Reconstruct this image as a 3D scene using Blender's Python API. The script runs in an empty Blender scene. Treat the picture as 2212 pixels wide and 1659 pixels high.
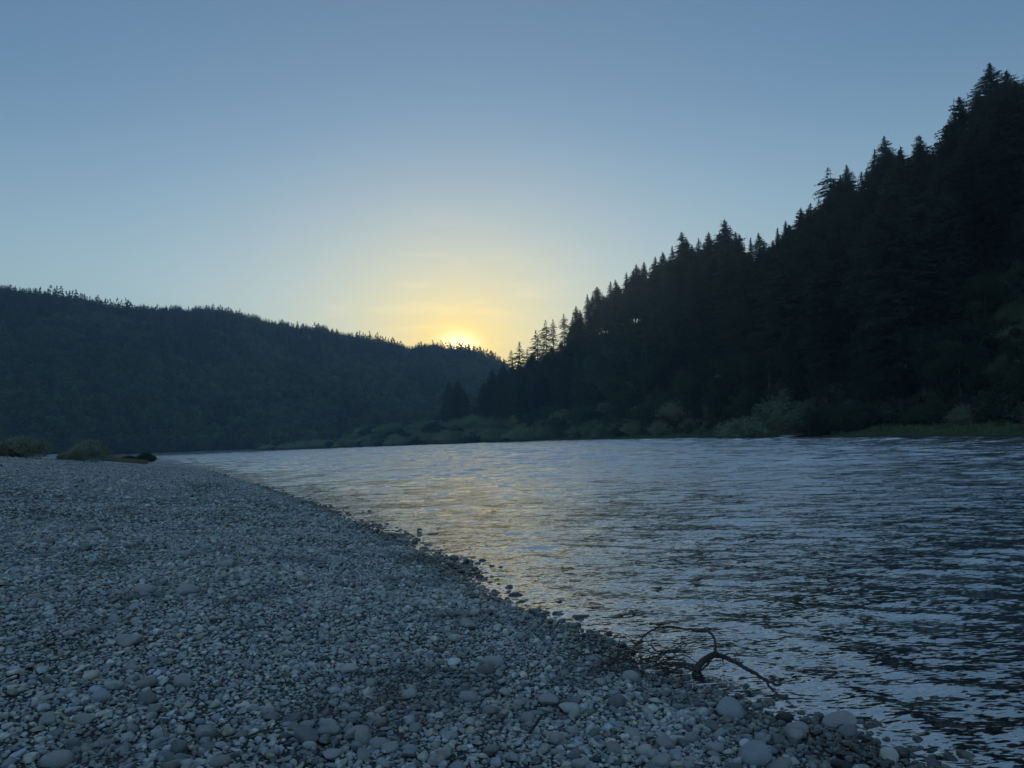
import bpy, math, random
import numpy as np

S = bpy.context.scene
C = S.collection
rnd = random.Random(7)
rng = np.random.default_rng(7)
rad = math.radians

# ------------------------------------------------------------------ camera
HFOV, PITCH, ROLL, CZ = rad(67.0), rad(4.06), rad(2.3), 1.7
cam_d = bpy.data.cameras.new('camera'); cam = bpy.data.objects.new('camera', cam_d); C.objects.link(cam); S.camera = cam
cam_d.sensor_width = 36.0; cam_d.lens = 18.0 / math.tan(HFOV / 2); cam_d.clip_start = 0.05; cam_d.clip_end = 12000
F2 = 1106 / math.tan(HFOV / 2)                     # focal length in units of a 2212 px wide frame
_c, _s = math.cos(PITCH), math.sin(PITCH)
FW = np.array([0, _c, _s]); U0 = np.array([0, -_s, _c]); X0 = np.array([1.0, 0, 0])
RT = math.cos(ROLL) * X0 - math.sin(ROLL) * U0
UP = math.sin(ROLL) * X0 + math.cos(ROLL) * U0
from mathutils import Matrix, Vector
M = Matrix.Identity(4)
for i in range(3):
    M[i][0] = RT[i]; M[i][1] = UP[i]; M[i][2] = -FW[i]
M.translation = (0, 0, CZ)
cam.matrix_world = M

# ------------------------------------------------------------------ sky, sun, exposure
SUN_AZ, SUN_EL = rad(-3.9), rad(6.3)
S.render.engine = 'CYCLES'
S.view_settings.view_transform = 'Standard'; S.view_settings.look = 'None'
S.view_settings.exposure = 0.0; S.view_settings.gamma = 1.0; S.view_settings.use_curve_mapping = False
S.cycles.use_denoising = True
S.cycles.max_bounces = 8; S.cycles.diffuse_bounces = 2; S.cycles.glossy_bounces = 3
S.cycles.transparent_max_bounces = 12; S.cycles.volume_bounces = 1; S.cycles.transmission_bounces = 4

W = bpy.data.worlds.new('World'); S.world = W; W.use_nodes = True
nt = W.node_tree
bg = nt.nodes['Background']; bg.inputs['Strength'].default_value = 0.115


def nd(t, kind, **kw):
    n = t.nodes.new(kind)
    for k, v in kw.items():
        setattr(n, k, v)
    return n


def math_n(t, op, a, b=None, clamp=False):
    n = nd(t, 'ShaderNodeMath', operation=op, use_clamp=clamp)
    for i, v in enumerate((a, b)):
        if v is None: continue
        if isinstance(v, (int, float)): n.inputs[i].default_value = v
        else: t.links.new(v, n.inputs[i])
    return n.outputs[0]


def mix_n(t, fac, a, b, mode='MIX'):
    n = nd(t, 'ShaderNodeMix', data_type='RGBA', blend_type=mode)
    n.clamp_result = False
    for i, v in ((0, fac), (6, a), (7, b)):
        if isinstance(v, (int, float)): n.inputs[i].default_value = v
        elif isinstance(v, tuple): n.inputs[i].default_value = (*v, 1)
        else: t.links.new(v, n.inputs[i])
    return n.outputs[2]


sky = nd(nt, 'ShaderNodeTexSky', sky_type='NISHITA', sun_disc=False)
sky.sun_elevation = SUN_EL; sky.sun_rotation = SUN_AZ
sky.air_density = 1.0; sky.dust_density = 0.03; sky.ozone_density = 2.8; sky.altitude = 60
sun_dir = Vector((math.cos(rad(6.82)) * math.sin(SUN_AZ), math.cos(rad(6.82)) * math.cos(SUN_AZ), math.sin(rad(6.82))))
tc = nd(nt, 'ShaderNodeTexCoord')
df = nd(nt, 'ShaderNodeVectorMath', operation='SUBTRACT'); nt.links.new(tc.outputs['Generated'], df.inputs[0]); df.inputs[1].default_value = sun_dir
sq = nd(nt, 'ShaderNodeVectorMath', operation='MULTIPLY'); nt.links.new(df.outputs[0], sq.inputs[0]); sq.inputs[1].default_value = (0.88, 0.88, 1.2)
ln = nd(nt, 'ShaderNodeVectorMath', operation='LENGTH'); nt.links.new(sq.outputs[0], ln.inputs[0])
ang = math_n(nt, 'ADD', math_n(nt, 'MULTIPLY', ln.outputs['Value'], 180 / math.pi), 1e-4)       # degrees from the sun, flattened towards the horizon


def gauss(w, p):      # exp(-(ang/w)^p), the forward-scattering lobe of the low sun
    return math_n(nt, 'POWER', math.e, math_n(nt, 'MULTIPLY', math_n(nt, 'POWER', math_n(nt, 'DIVIDE', ang, w), p), -1))


def add_lobe(col, fac, rgb):
    sc = nd(nt, 'ShaderNodeVectorMath', operation='SCALE'); sc.inputs[0].default_value = rgb; nt.links.new(fac, sc.inputs['Scale'])
    ad = nd(nt, 'ShaderNodeVectorMath', operation='ADD'); nt.links.new(col, ad.inputs[0]); nt.links.new(sc.outputs[0], ad.inputs[1])
    return ad.outputs[0]


K = 1 / 0.115
col = sky.outputs[0]
# sky overhead and behind the camera boosted as added fill for gravel and water
sx = nd(nt, 'ShaderNodeSeparateXYZ'); nt.links.new(tc.outputs['Generated'], sx.inputs[0])


def rise(v, a, b, top):
    m = nd(nt, 'ShaderNodeMapRange', interpolation_type='SMOOTHSTEP'); nt.links.new(v, m.inputs[0])
    for i, k in enumerate((a, b, 0.0, top)): m.inputs[i + 1].default_value = k
    return m.outputs[0]


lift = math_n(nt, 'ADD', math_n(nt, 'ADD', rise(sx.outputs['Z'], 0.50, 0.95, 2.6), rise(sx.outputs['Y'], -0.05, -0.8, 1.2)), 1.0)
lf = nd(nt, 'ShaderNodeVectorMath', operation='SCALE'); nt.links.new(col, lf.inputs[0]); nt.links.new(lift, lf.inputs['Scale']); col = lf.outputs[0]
col = mix_n(nt, 1.0, col, (1.45, 1.33, 1.24), 'MULTIPLY')
col = mix_n(nt, rise(sx.outputs['Z'], 0.45, 0.85, 0.85), col, mix_n(nt, 1.0, col, (1.45, 1.12, 0.88), 'MULTIPLY'))
col = mix_n(nt, math_n(nt, 'MULTIPLY', math_n(nt, 'SUBTRACT', 1.0, rise(sx.outputs['Z'], 0.02, 0.42, 1.0)), math_n(nt, 'ADD', 0.58, rise(sx.outputs['Y'], 0.5, -0.1, -0.42 * 0 - 0.3))), col, (0.45 * K, 0.57 * K, 0.55 * K))
col = add_lobe(col, gauss(14.0, 1.2), (0.20 * K, 0.16 * K, 0.07 * K))
col = mix_n(nt, math_n(nt, 'MULTIPLY', gauss(5.3, 1.1), 0.9), col, (1.75 * K, 1.12 * K, 0.09 * K))
# thin wisps of cirrus lit by the low sun
mp = nd(nt, 'ShaderNodeMapping'); mp.inputs['Scale'].default_value = (9, 9, 46); mp.inputs['Rotation'].default_value = (0, rad(-10), 0)
nt.links.new(tc.outputs['Generated'], mp.inputs[0])
nz = nd(nt, 'ShaderNodeTexNoise'); nz.inputs['Scale'].default_value = 1.0; nz.inputs['Detail'].default_value = 5; nz.inputs['Distortion'].default_value = 0.6
nt.links.new(mp.outputs[0], nz.inputs['Vector'])
wisp = math_n(nt, 'MULTIPLY', math_n(nt, 'MULTIPLY', math_n(nt, 'SUBTRACT', nz.outputs['Fac'], 0.52, True), 4.0, True), gauss(8.0, 2.0))
col = add_lobe(col, wisp, (0.22 * K, 0.14 * K, 0.05 * K))
col = add_lobe(col, gauss(1.15, 2.2), (1.9 * K, 1.6 * K, 1.1 * K))
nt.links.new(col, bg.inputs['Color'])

sun_d = bpy.data.lights.new('sun', 'SUN'); sun_d.energy = 0.8; sun_d.angle = rad(0.5); sun_d.color = (1.0, 0.62, 0.30)
sun = bpy.data.objects.new('sun', sun_d); C.objects.link(sun)
v_sun = Vector((math.cos(SUN_EL) * math.sin(SUN_AZ), math.cos(SUN_EL) * math.cos(SUN_AZ), math.sin(SUN_EL)))
sun.rotation_euler = v_sun.to_track_quat('Z', 'Y').to_euler(); sun.location = (0, 0, 400)


# ------------------------------------------------------------------ helpers
def ray(u, v):
    d = FW + RT * ((u - 1106) / F2) + UP * (-(v - 829.5) / F2)
    return d / np.linalg.norm(d)


def on_level(u, v, z=0.0):
    d = ray(u, v)
    return np.array([0, 0, CZ]) + d * ((z - CZ) / d[2])


def proj(P):
    P = np.atleast_2d(P) - np.array([0, 0, CZ])
    w = np.maximum(P @ FW, 1e-3)
    return 1106 + F2 * (P @ RT) / w, 829.5 - F2 * (P @ UP) / w


def tag(o, label=None, cat=None, group=None, kind=None):
    for k, v in (('label', label), ('category', cat), ('group', group), ('kind', kind)):
        if v: o[k] = v
    return o


def mesh_np(name, V, faces, mats, smooth=False, attrs=None):
    """V n x 3; faces: list of integer arrays m x k"""
    me = bpy.data.meshes.new(name)
    V = np.ascontiguousarray(V, dtype=np.float32)
    me.vertices.add(len(V)); me.vertices.foreach_set('co', V.ravel())
    faces = [np.asarray(f, dtype=np.int32) for f in faces if len(f)]
    nl = sum(f.size for f in faces); npoly = sum(len(f) for f in faces)
    me.loops.add(nl); me.polygons.add(npoly)
    me.loops.foreach_set('vertex_index', np.concatenate([f.ravel() for f in faces]))
    tot = np.concatenate([np.full(len(f), f.shape[1], dtype=np.int32) for f in faces])
    st = np.concatenate([[0], np.cumsum(tot)[:-1]]).astype(np.int32)
    me.polygons.foreach_set('loop_start', st)
    if smooth: me.polygons.foreach_set('use_smooth', np.ones(npoly, dtype=bool))
    for k, a in (attrs or {}).items():
        a = np.asarray(a, dtype=np.float32)
        if a.ndim == 2: at = me.attributes.new(k, 'FLOAT_VECTOR', 'POINT'); at.data.foreach_set('vector', a.ravel())
        else: at = me.attributes.new(k, 'FLOAT', 'POINT'); at.data.foreach_set('value', a.ravel())
    for m in (mats if isinstance(mats, (list, tuple)) else [mats]):
        me.materials.append(m)
    me.update(calc_edges=True)
    return me


def link(name, me, parent=None):
    o = bpy.data.objects.new(name, me); C.objects.link(o)
    if parent: o.parent = parent
    return o


def vnoise(x, y, seed=0):
    """smooth value noise, 0..1"""
    x = np.asarray(x, float); y = np.asarray(y, float)
    xi = np.floor(x).astype(np.int64); yi = np.floor(y).astype(np.int64)
    fx = x - xi; fy = y - yi
    fx = fx * fx * (3 - 2 * fx); fy = fy * fy * (3 - 2 * fy)

    def h(a, b):
        n = (a * 374761393 + b * 668265263 + seed * 1442695041) & 0xFFFFFFFF
        n = ((n ^ (n >> 13)) * 1274126177) & 0xFFFFFFFF
        return ((n ^ (n >> 16)) & 0xFFFF) / 65535.0
    return (h(xi, yi) * (1 - fx) + h(xi + 1, yi) * fx) * (1 - fy) + (h(xi, yi + 1) * (1 - fx) + h(xi + 1, yi + 1) * fx) * fy


def fbm(x, y, oct=4, seed=0):
    a, t, s = 1.0, 0.0, 0.0
    for i in range(oct):
        t = t + a * vnoise(np.asarray(x) * 2 ** i, np.asarray(y) * 2 ** i, seed + i * 17); s += a; a *= 0.5
    return t / s


def sstep(a, b, x):
    t = np.clip((np.asarray(x, float) - a) / (b - a), 0, 1)
    return t * t * (3 - 2 * t)


# ------------------------------------------------------------------ the two shorelines (plan, metres)
near_px = [(1950, 1659), (1760, 1560), (1560, 1470), (1340, 1385), (1130, 1290), (960, 1200), (820, 1140), (690, 1089), (560, 1048), (450, 1015), (380, 1001), (320, 994)]
far_px = [(342, 983.8), (518, 976.3), (749, 967.7), (1063, 955.8), (1382, 947.5), (1720, 942.9), (2212, 939.5)]
near_pts = [(26, -60), (9, -14), (4.2, -3), (2.7, 1.6)] + [tuple(on_level(*p)[:2]) for p in near_px] + [(-165, 290), (-300, 350), (-800, 380)]
far_pts = [(-800, 470), (-420, 480)] + [tuple(on_level(*p)[:2]) for p in far_px] + [(52, 45), (56, 0), (66, -60)]


def catmull(pts, n=8):
    P = np.array([pts[0]] + list(pts) + [pts[-1]], float); out = []
    for i in range(1, len(P) - 2):
        p0, p1, p2, p3 = P[i - 1:i + 3]
        d0, d1, d2 = (max(np.linalg.norm(b - a), 1e-6) ** 0.5 for a, b in ((p0, p1), (p1, p2), (p2, p3)))
        m1 = (p1 - p0) / d0 - (p2 - p0) / (d0 + d1) + (p2 - p1) / d1 if i > 1 else (p2 - p1) / d1
        m2 = (p2 - p1) / d1 - (p3 - p1) / (d1 + d2) + (p3 - p2) / d2 if i < len(P) - 3 else (p2 - p1) / d1
        m1, m2 = m1 * d1, m2 * d1
        for t in np.arange(n) / n:
            out.append((2 * t**3 - 3 * t**2 + 1) * p1 + (t**3 - 2 * t**2 + t) * m1 + (-2 * t**3 + 3 * t**2) * p2 + (t**3 - t**2) * m2)
    out.append(P[-2])
    return np.array(out)


NEAR, FAR = catmull(near_pts), catmull(far_pts)
WATER = np.vstack([NEAR, FAR])


def dist_poly(x, y, P):
    shp = np.shape(x); x = np.ravel(x); y = np.ravel(y)
    best = np.full(len(x), 1e18)
    for a, b in zip(P[:-1], P[1:]):
        d = b - a
        t = np.clip(((x - a[0]) * d[0] + (y - a[1]) * d[1]) / (d @ d), 0, 1)
        np.minimum(best, (x - a[0] - t * d[0]) ** 2 + (y - a[1] - t * d[1]) ** 2, out=best)
    return np.sqrt(best).reshape(shp)


def in_water(x, y):
    shp = np.shape(x); x = np.ravel(x); y = np.ravel(y); ins = np.zeros(len(x), bool)
    Q = np.roll(WATER, -1, 0)
    for (x1, y1), (x2, y2) in zip(WATER, Q):
        if y1 == y2: continue
        c = (y1 > y) != (y2 > y)
        ins ^= c & (x < (x2 - x1) * (y - y1) / (y2 - y1) + x1)
    return ins.reshape(shp)


def shore(x, y):
    """s: metres inland of the near waterline (negative in the river); t: metres inland of the far one"""
    w = in_water(x, y); dn = dist_poly(x, y, NEAR); df = dist_poly(x, y, FAR)
    isnear = dn < df
    s = np.where(w | ~isnear, -dn, dn); t = np.where(w | isnear, -df, df)
    return s, t


_bs = np.array([-1e4, -60, -14, -5, -1.6, -0.7, 0, 1.5, 4, 8, 13, 18, 26, 45, 90, 1e4]); _bz = np.array([-1.9, -1.9, -1.5, -0.7, -0.22, -0.10, -0.02, 0.14, 0.42, 0.95, 1.66, 2.18, 2.52, 2.80, 3.0, 3.2])


def rut(x, y, s):
    """1 in the old wheel tracks that cross the upper bar"""
    o = np.zeros_like(np.asarray(x, float))
    for a0, b0, c0 in ((25.0, -.35, .006), (26.7, -.35, .006), (33.0, .12, .004), (34.8, .12, .004), (41.0, -.1, .004), (42.8, -.1, .004)):
        q = y - (a0 + b0 * (x + 14) + c0 * (x + 14) ** 2)
        o = np.maximum(o, np.exp(-(q / .40) ** 2))
    return o * sstep(5, 9, s) * sstep(62, 48, np.hypot(x, y)) * sstep(-5, -9, x)


def bar_z(x, y, s=None):
    if s is None: s, _ = shore(x, y)
    z = np.interp(s, _bs, _bz)
    land = sstep(0.1, 3.0, s)
    wob = (fbm(x / 1.7, y / 1.7, 3, 3) - .5) * 0.10 + (fbm(x / 7.0, y / 7.0, 2, 9) - .5) * 0.22
    edge = (fbm(x / 1.1, y / 1.1, 4, 31) - .5) * 0.10 * (1 - sstep(1.5, 4.0, np.abs(s)))
    z = z - .08 * rut(x, y, s)
    return z + wob * (0.15 + 0.85 * land) * sstep(-6, 0, s) + edge


def far_z(x, y, t=None):
    """ground beyond the far waterline on the spur side"""
    if t is None: _, t = shore(x, y)
    n = fbm(x / 28.0, y / 28.0, 3, 5) - .5
    taper = sstep(-4, 50, x)
    base = np.interp(t, [-80, -6, 0, 3, 13, 20, 1e4], [-4, -0.9, 0, 0.55, 2.2, 4.0, 4.0])
    hill = np.interp(t, [0, 13, 60, 85, 400, 1e4], [0, 0, 55, 65, 80, 80])
    return base + (hill * taper + (1 - taper) * np.minimum(hill, 6)) * (1 + 0.25 * n) + n * 2.0 * sstep(4, 20, t)


# far hill: ridge line seen from the gravel bar (azimuth -> elevation), with a real distance per azimuth
sky_l = [(0, 615), (40, 620), (120, 635), (200, 652), (250, 657), (330, 658), (400, 660), (480, 663), (520, 669), (560, 685), (640, 697), (700, 705), (760, 722), (800, 730), (850, 743), (880, 750), (905, 743), (940, 742), (965, 748), (1000, 757), (1040, 771), (1075, 788), (1110, 806), (1160, 830)]
_az, _el = [], []
for u, v in sky_l:
    d = ray(u, v); _az.append(math.atan2(d[0], d[1])); _el.append(math.asin(d[2]))
_az = [rad(-95), rad(-55)] + _az + [rad(9), rad(25)]; _el = [rad(6), rad(10.5)] + _el + [rad(3), rad(2)]


def hill_ridge(az):
    r = np.interp(az, [rad(-95), rad(-34), rad(-14), rad(-4), rad(25)], [700, 980, 1180, 1330, 1400])
    return r, CZ + r * np.tan(np.interp(az, _az, _el))


def far_hill_z(x, y):
    az = np.arctan2(x, y); r = np.hypot(x, y); R, Z = hill_ridge(az)
    foot = np.interp(az, [rad(-95), rad(-34), rad(-20), rad(-8), rad(25)], [420, 690, 735, 700, 760])
    q = np.clip((r - foot) / (R - foot), 0, None)
    prof = np.where(q < 1, 0.82 * q**0.85 + 0.18 * sstep(0, 1, q), 1 - 0.55 * np.minimum(q - 1, 1.2))
    gul = (fbm(np.degrees(az) / 4.2 + r / 900, r / 260, 4, 21) - .5)
    amp = 55 * np.clip(q, 0, 1) * np.clip(1.05 - q, 0, 1) * 2.2
    return 2.0 + np.maximum(Z - 6.5 - 2.0, 2) * prof + gul * amp * 1.6


# ------------------------------------------------------------------ materials
def mat(name):
    m = bpy.data.materials.new(name); m.use_nodes = True
    return m, m.node_tree, m.node_tree.nodes['Principled BSDF']


def noise_n(t, scale, detail=4, coord='Object', stretch=None, rough=0.55):
    c = nd(t, 'ShaderNodeTexCoord'); out = c.outputs[coord]
    if stretch:
        m = nd(t, 'ShaderNodeMapping'); m.inputs['Scale'].default_value = stretch; t.links.new(out, m.inputs[0]); out = m.outputs[0]
    n = nd(t, 'ShaderNodeTexNoise'); n.inputs['Scale'].default_value = scale; n.inputs['Detail'].default_value = detail; n.inputs['Roughness'].default_value = rough
    t.links.new(out, n.inputs['Vector'])
    return n


def ramp_n(t, fac, stops):
    r = nd(t, 'ShaderNodeValToRGB'); e = r.color_ramp.elements
    while len(e) < len(stops): e.new(0.5)
    for k, (p, c) in zip(e, stops): k.position = p; k.color = (*c, 1)
    t.links.new(fac, r.inputs[0])
    return r.outputs[0]


def attr_n(t, name, out='Fac'):
    a = nd(t, 'ShaderNodeAttribute', attribute_name=name)
    return a.outputs[out]


def bump_n(t, h, strength, dist, to):
    b = nd(t, 'ShaderNodeBump'); b.inputs['Strength'].default_value = strength; b.inputs['Distance'].default_value = dist
    t.links.new(h, b.inputs['Height']); t.links.new(b.outputs[0], to)


def stone_material(name, per_object=False):
    m, t, p = mat(name)
    if per_object:
        oi = nd(t, 'ShaderNodeObjectInfo'); tint = oi.outputs['Color']
        base = tint
    else:
        v = attr_n(t, 'tone')
        base = ramp_n(t, v, [(0.0, (0.035, 0.04, 0.042)), (0.25, (0.16, 0.167, 0.168)), (0.55, (0.30, 0.312, 0.306)), (0.85, (0.42, 0.43, 0.42)), (1.0, (0.48, 0.48, 0.47))])
    n = noise_n(t, 26, 5)
    col = mix_n(t, 1.0, base, ramp_n(t, n.outputs['Fac'], [(0.25, (0.52, 0.52, 0.53)), (0.7, (1.25, 1.24, 1.2))]), 'MULTIPLY')
    if not per_object:      # river rocks of several kinds: bluish schist, greenish serpentine, brownish sandstone
        hue = ramp_n(t, attr_n(t, 'hue'), [(0.0, (0.90, 0.99, 1.12)), (0.45, (0.98, 1.0, 1.0)), (0.7, (0.95, 1.04, 0.96)), (1.0, (1.16, 1.0, 0.84))])
        col = mix_n(t, 1.0, col, hue, 'MULTIPLY')
    wet = attr_n(t, 'wet') if not per_object else None
    if wet is not None:
        dk = nd(t, 'ShaderNodeMix', data_type='RGBA'); t.links.new(wet, dk.inputs[0]); t.links.new(col, dk.inputs[6])
        mm = mix_n(t, 1.0, col, (0.24, 0.25, 0.25), 'MULTIPLY'); t.links.new(mm, dk.inputs[7]); col = dk.outputs[2]
        r = nd(t, 'ShaderNodeMapRange'); t.links.new(wet, r.inputs[0]); r.inputs[3].default_value = 0.62; r.inputs[4].default_value = 0.2
        t.links.new(r.outputs[0], p.inputs['Roughness'])
    else:
        p.inputs['Roughness'].default_value = 0.62
    t.links.new(col, p.inputs['Base Color'])
    n2 = noise_n(t, 120, 4)
    bump_n(t, n2.outputs['Fac'], 0.5, 0.004, p.inputs['Normal'])
    return m


def leaf_material(name, a, b, scale=0.5, spec=0.15, tone=False):
    m, t, p = mat(name)
    n = noise_n(t, scale, 4)
    oi = nd(t, 'ShaderNodeObjectInfo')
    f = math_n(t, 'ADD', math_n(t, 'MULTIPLY', n.outputs['Fac'], 0.9), math_n(t, 'MULTIPLY', math_n(t, 'SUBTRACT', attr_n(t, 'tone') if tone else oi.outputs['Random'], 0.5), 0.55))
    col = ramp_n(t, f, [(0.25, a), (0.75, b)])
    t.links.new(col, p.inputs['Base Color'])
    p.inputs['Roughness'].default_value = 0.7; p.inputs['Specular IOR Level'].default_value = spec
    vt = nd(t, 'ShaderNodeVectorTransform', vector_type='NORMAL', convert_from='OBJECT', convert_to='WORLD'); t.links.new(attr_n(t, 'leafn', 'Vector'), vt.inputs[0])
    g = nd(t, 'ShaderNodeNewGeometry')
    ad = nd(t, 'ShaderNodeVectorMath', operation='ADD'); t.links.new(vt.outputs[0], ad.inputs[0])
    sc = nd(t, 'ShaderNodeVectorMath', operation='SCALE'); t.links.new(g.outputs['Normal'], sc.inputs[0]); sc.inputs['Scale'].default_value = 0.65; t.links.new(sc.outputs[0], ad.inputs[1])
    no = nd(t, 'ShaderNodeVectorMath', operation='NORMALIZE'); t.links.new(ad.outputs[0], no.inputs[0])
    t.links.new(no.outputs[0], p.inputs['Normal'])
    tl = nd(t, 'ShaderNodeBsdfTranslucent'); t.links.new(col, tl.inputs[0]); 
    mx = nd(t, 'ShaderNodeMixShader'); mx.inputs[0].default_value = 0.3; t.links.new(p.outputs[0], mx.inputs[1]); t.links.new(tl.outputs[0], mx.inputs[2])
    t.links.new(mx.outputs[0], t.nodes['Material Output'].inputs['Surface'])
    return m


M_STONE = stone_material('river_stone_grey')
M_COBBLE = stone_material('cobble_stone', True)


def gravel_ground_material():
    m, t, p = mat('gravel_ground')
    vor = nd(t, 'ShaderNodeTexVoronoi'); vor.inputs['Scale'].default_value = 16; vor.inputs['Randomness'].default_value = 1
    c = nd(t, 'ShaderNodeTexCoord'); t.links.new(c.outputs['Object'], vor.inputs['Vector'])
    sep = nd(t, 'ShaderNodeSeparateColor'); t.links.new(vor.outputs['Color'], sep.inputs[0])
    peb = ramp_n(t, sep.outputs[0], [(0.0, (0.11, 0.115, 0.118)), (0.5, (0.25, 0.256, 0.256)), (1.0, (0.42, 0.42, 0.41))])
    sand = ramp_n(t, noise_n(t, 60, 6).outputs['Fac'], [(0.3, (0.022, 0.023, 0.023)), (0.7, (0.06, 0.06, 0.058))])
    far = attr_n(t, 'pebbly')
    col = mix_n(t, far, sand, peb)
    pat = ramp_n(t, noise_n(t, 0.6, 5, stretch=(0.22, 1, 1)).outputs['Fac'], [(0.38, (0.78, 0.78, 0.78)), (0.62, (1.12, 1.12, 1.12))])
    col = mix_n(t, 1.0, col, pat, 'MULTIPLY')
    col = mix_n(t, math_n(t, 'MULTIPLY', attr_n(t, 'rut'), 0.45), col, (0.05, 0.05, 0.045))
    bed = attr_n(t, 'bed')
    col = mix_n(t, bed, col, (0.05, 0.058, 0.052))
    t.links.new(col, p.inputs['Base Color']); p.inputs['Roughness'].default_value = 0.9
    bump_n(t, vor.outputs['Distance'], 0.8, 0.05, p.inputs['Normal'])
    p.inputs['Specular IOR Level'].default_value = 0.2
    return m


def soil_material(name, a, b, sc):
    m, t, p = mat(name)
    t.links.new(ramp_n(t, noise_n(t, sc, 6).outputs['Fac'], [(0.3, a), (0.7, b)]), p.inputs['Base Color'])
    p.inputs['Roughness'].default_value = 0.95; p.inputs['Specular IOR Level'].default_value = 0.1
    bump_n(t, noise_n(t, sc * 6, 5).outputs['Fac'], 0.6, 0.3, p.inputs['Normal'])
    return m


M_GRAVEL = gravel_ground_material()
M_BANK = soil_material('forest_floor', (0.018, 0.026, 0.012), (0.05, 0.065, 0.028), 0.25)
M_HILL = soil_material('far_forest_floor', (0.018, 0.028, 0.018), (0.035, 0.045, 0.028), 0.02)
M_GROUND = soil_material('valley_floor', (0.05, 0.055, 0.04), (0.09, 0.09, 0.07), 0.01)

# ------------------------------------------------------------------ setting: ground sheet, gravel bar, hillside, hills
def polar(rs, azs):
    Rg, Ag = np.meshgrid(rs, azs, indexing='ij')
    return Rg * np.sin(Ag), Rg * np.cos(Ag)


def grid_faces(n, m, keep=None):
    i = np.arange(n * m).reshape(n, m)
    f = np.stack([i[:-1, :-1], i[:-1, 1:], i[1:, 1:], i[1:, :-1]], -1).reshape(-1, 4)
    if keep is not None:
        f = f[keep.ravel()[f].any(1)]
    return f


def compact(V, faces, *attrs):
    used = np.unique(np.concatenate([f.ravel() for f in faces])); mp_ = np.full(len(V), -1); mp_[used] = np.arange(len(used))
    return V[used], [mp_[f] for f in faces], [a[used] for a in attrs]


def flat_sheet():
    a = np.linspace(0, 2 * np.pi, 65)[:-1]; V = [(0, 0, -2.6)]; rr = [300, 1000, 3300]; F3, F4 = [], []
    for r in rr: V += [(r * math.cos(k), r * math.sin(k), -2.6) for k in a]
    for k in range(64):
        n = (k + 1) % 64; F3.append((0, 1 + k, 1 + n))
        for q in range(2): F4.append((1 + q * 64 + k, 65 + q * 64 + k, 65 + q * 64 + n, 1 + q * 64 + n))
    tag(link('ground', mesh_np('ground', np.array(V), [np.array(F3), np.array(F4)], M_GROUND)), kind='structure')


flat_sheet()

rs = np.concatenate([np.geomspace(0.5, 60, 330), np.geomspace(60, 460, 90)[1:]])
azs = np.concatenate([np.linspace(rad(-178), rad(-45), 60)[:-1], np.linspace(rad(-45), rad(45), 420), np.linspace(rad(45), rad(182), 60)[1:]])
gx, gy = polar(rs, azs)
gs, gt = shore(gx, gy)
gz = bar_z(gx, gy, gs)
gz = np.where(gt > 0, -2.4, gz)
keep = gt < 2
F = grid_faces(len(rs), len(azs), keep)
V = np.stack([gx.ravel(), gy.ravel(), gz.ravel()], 1)
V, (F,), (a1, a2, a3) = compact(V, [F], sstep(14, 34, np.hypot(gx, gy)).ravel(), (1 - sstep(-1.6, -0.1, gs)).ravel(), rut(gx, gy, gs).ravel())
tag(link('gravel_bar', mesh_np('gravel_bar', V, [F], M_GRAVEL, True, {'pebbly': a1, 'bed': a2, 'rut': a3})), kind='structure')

hx, hy = np.meshgrid(np.arange(-130, 290, 3.5), np.arange(-60, 780, 3.5), indexing='ij')
_, ht = shore(hx, hy)
hz = far_z(hx, hy, ht)
F = grid_faces(*hx.shape, ht > -9)
V, (F,), _u = compact(np.stack([hx.ravel(), hy.ravel(), hz.ravel()], 1), [F])
tag(link('hillside', mesh_np('hillside', V, [F], M_BANK, True)), kind='structure')

rs2 = np.concatenate([np.linspace(440, 760, 50), np.linspace(760, 1500, 80)[1:], np.linspace(1500, 2300, 12)[1:]]); az2 = np.linspace(rad(-95), rad(25), 260)
fx, fy = polar(rs2, az2)
fz = far_hill_z(fx, fy)
_, ft = shore(fx, fy)
bank = np.interp(ft, [-60, -4, 0, 8, 40], [-2.5, -1.2, 0, 1.6, 3.0])
fz = np.where(ft < 40, np.minimum(fz, bank), fz)
F = grid_faces(*fx.shape, ft > -30)
V, (F,), (ga,) = compact(np.stack([fx.ravel(), fy.ravel(), fz.ravel()], 1), [F], ((ft < 10) * sstep(-170, -225, fx)).ravel())
_t = M_HILL.node_tree; _p = _t.nodes['Principled BSDF']; _src = _p.inputs['Base Color'].links[0].from_socket
_t.links.new(mix_n(_t, attr_n(_t, 'gravelly'), _src, (0.11, 0.11, 0.10)), _p.inputs['Base Color'])
tag(link('hills', mesh_np('hills', V, [F], M_HILL, True, {'gravelly': ga})), kind='structure')

# ------------------------------------------------------------------ the river
CREST = np.array([0.955, -0.295]); TRAVEL = np.array([-0.295, -0.955])


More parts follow.
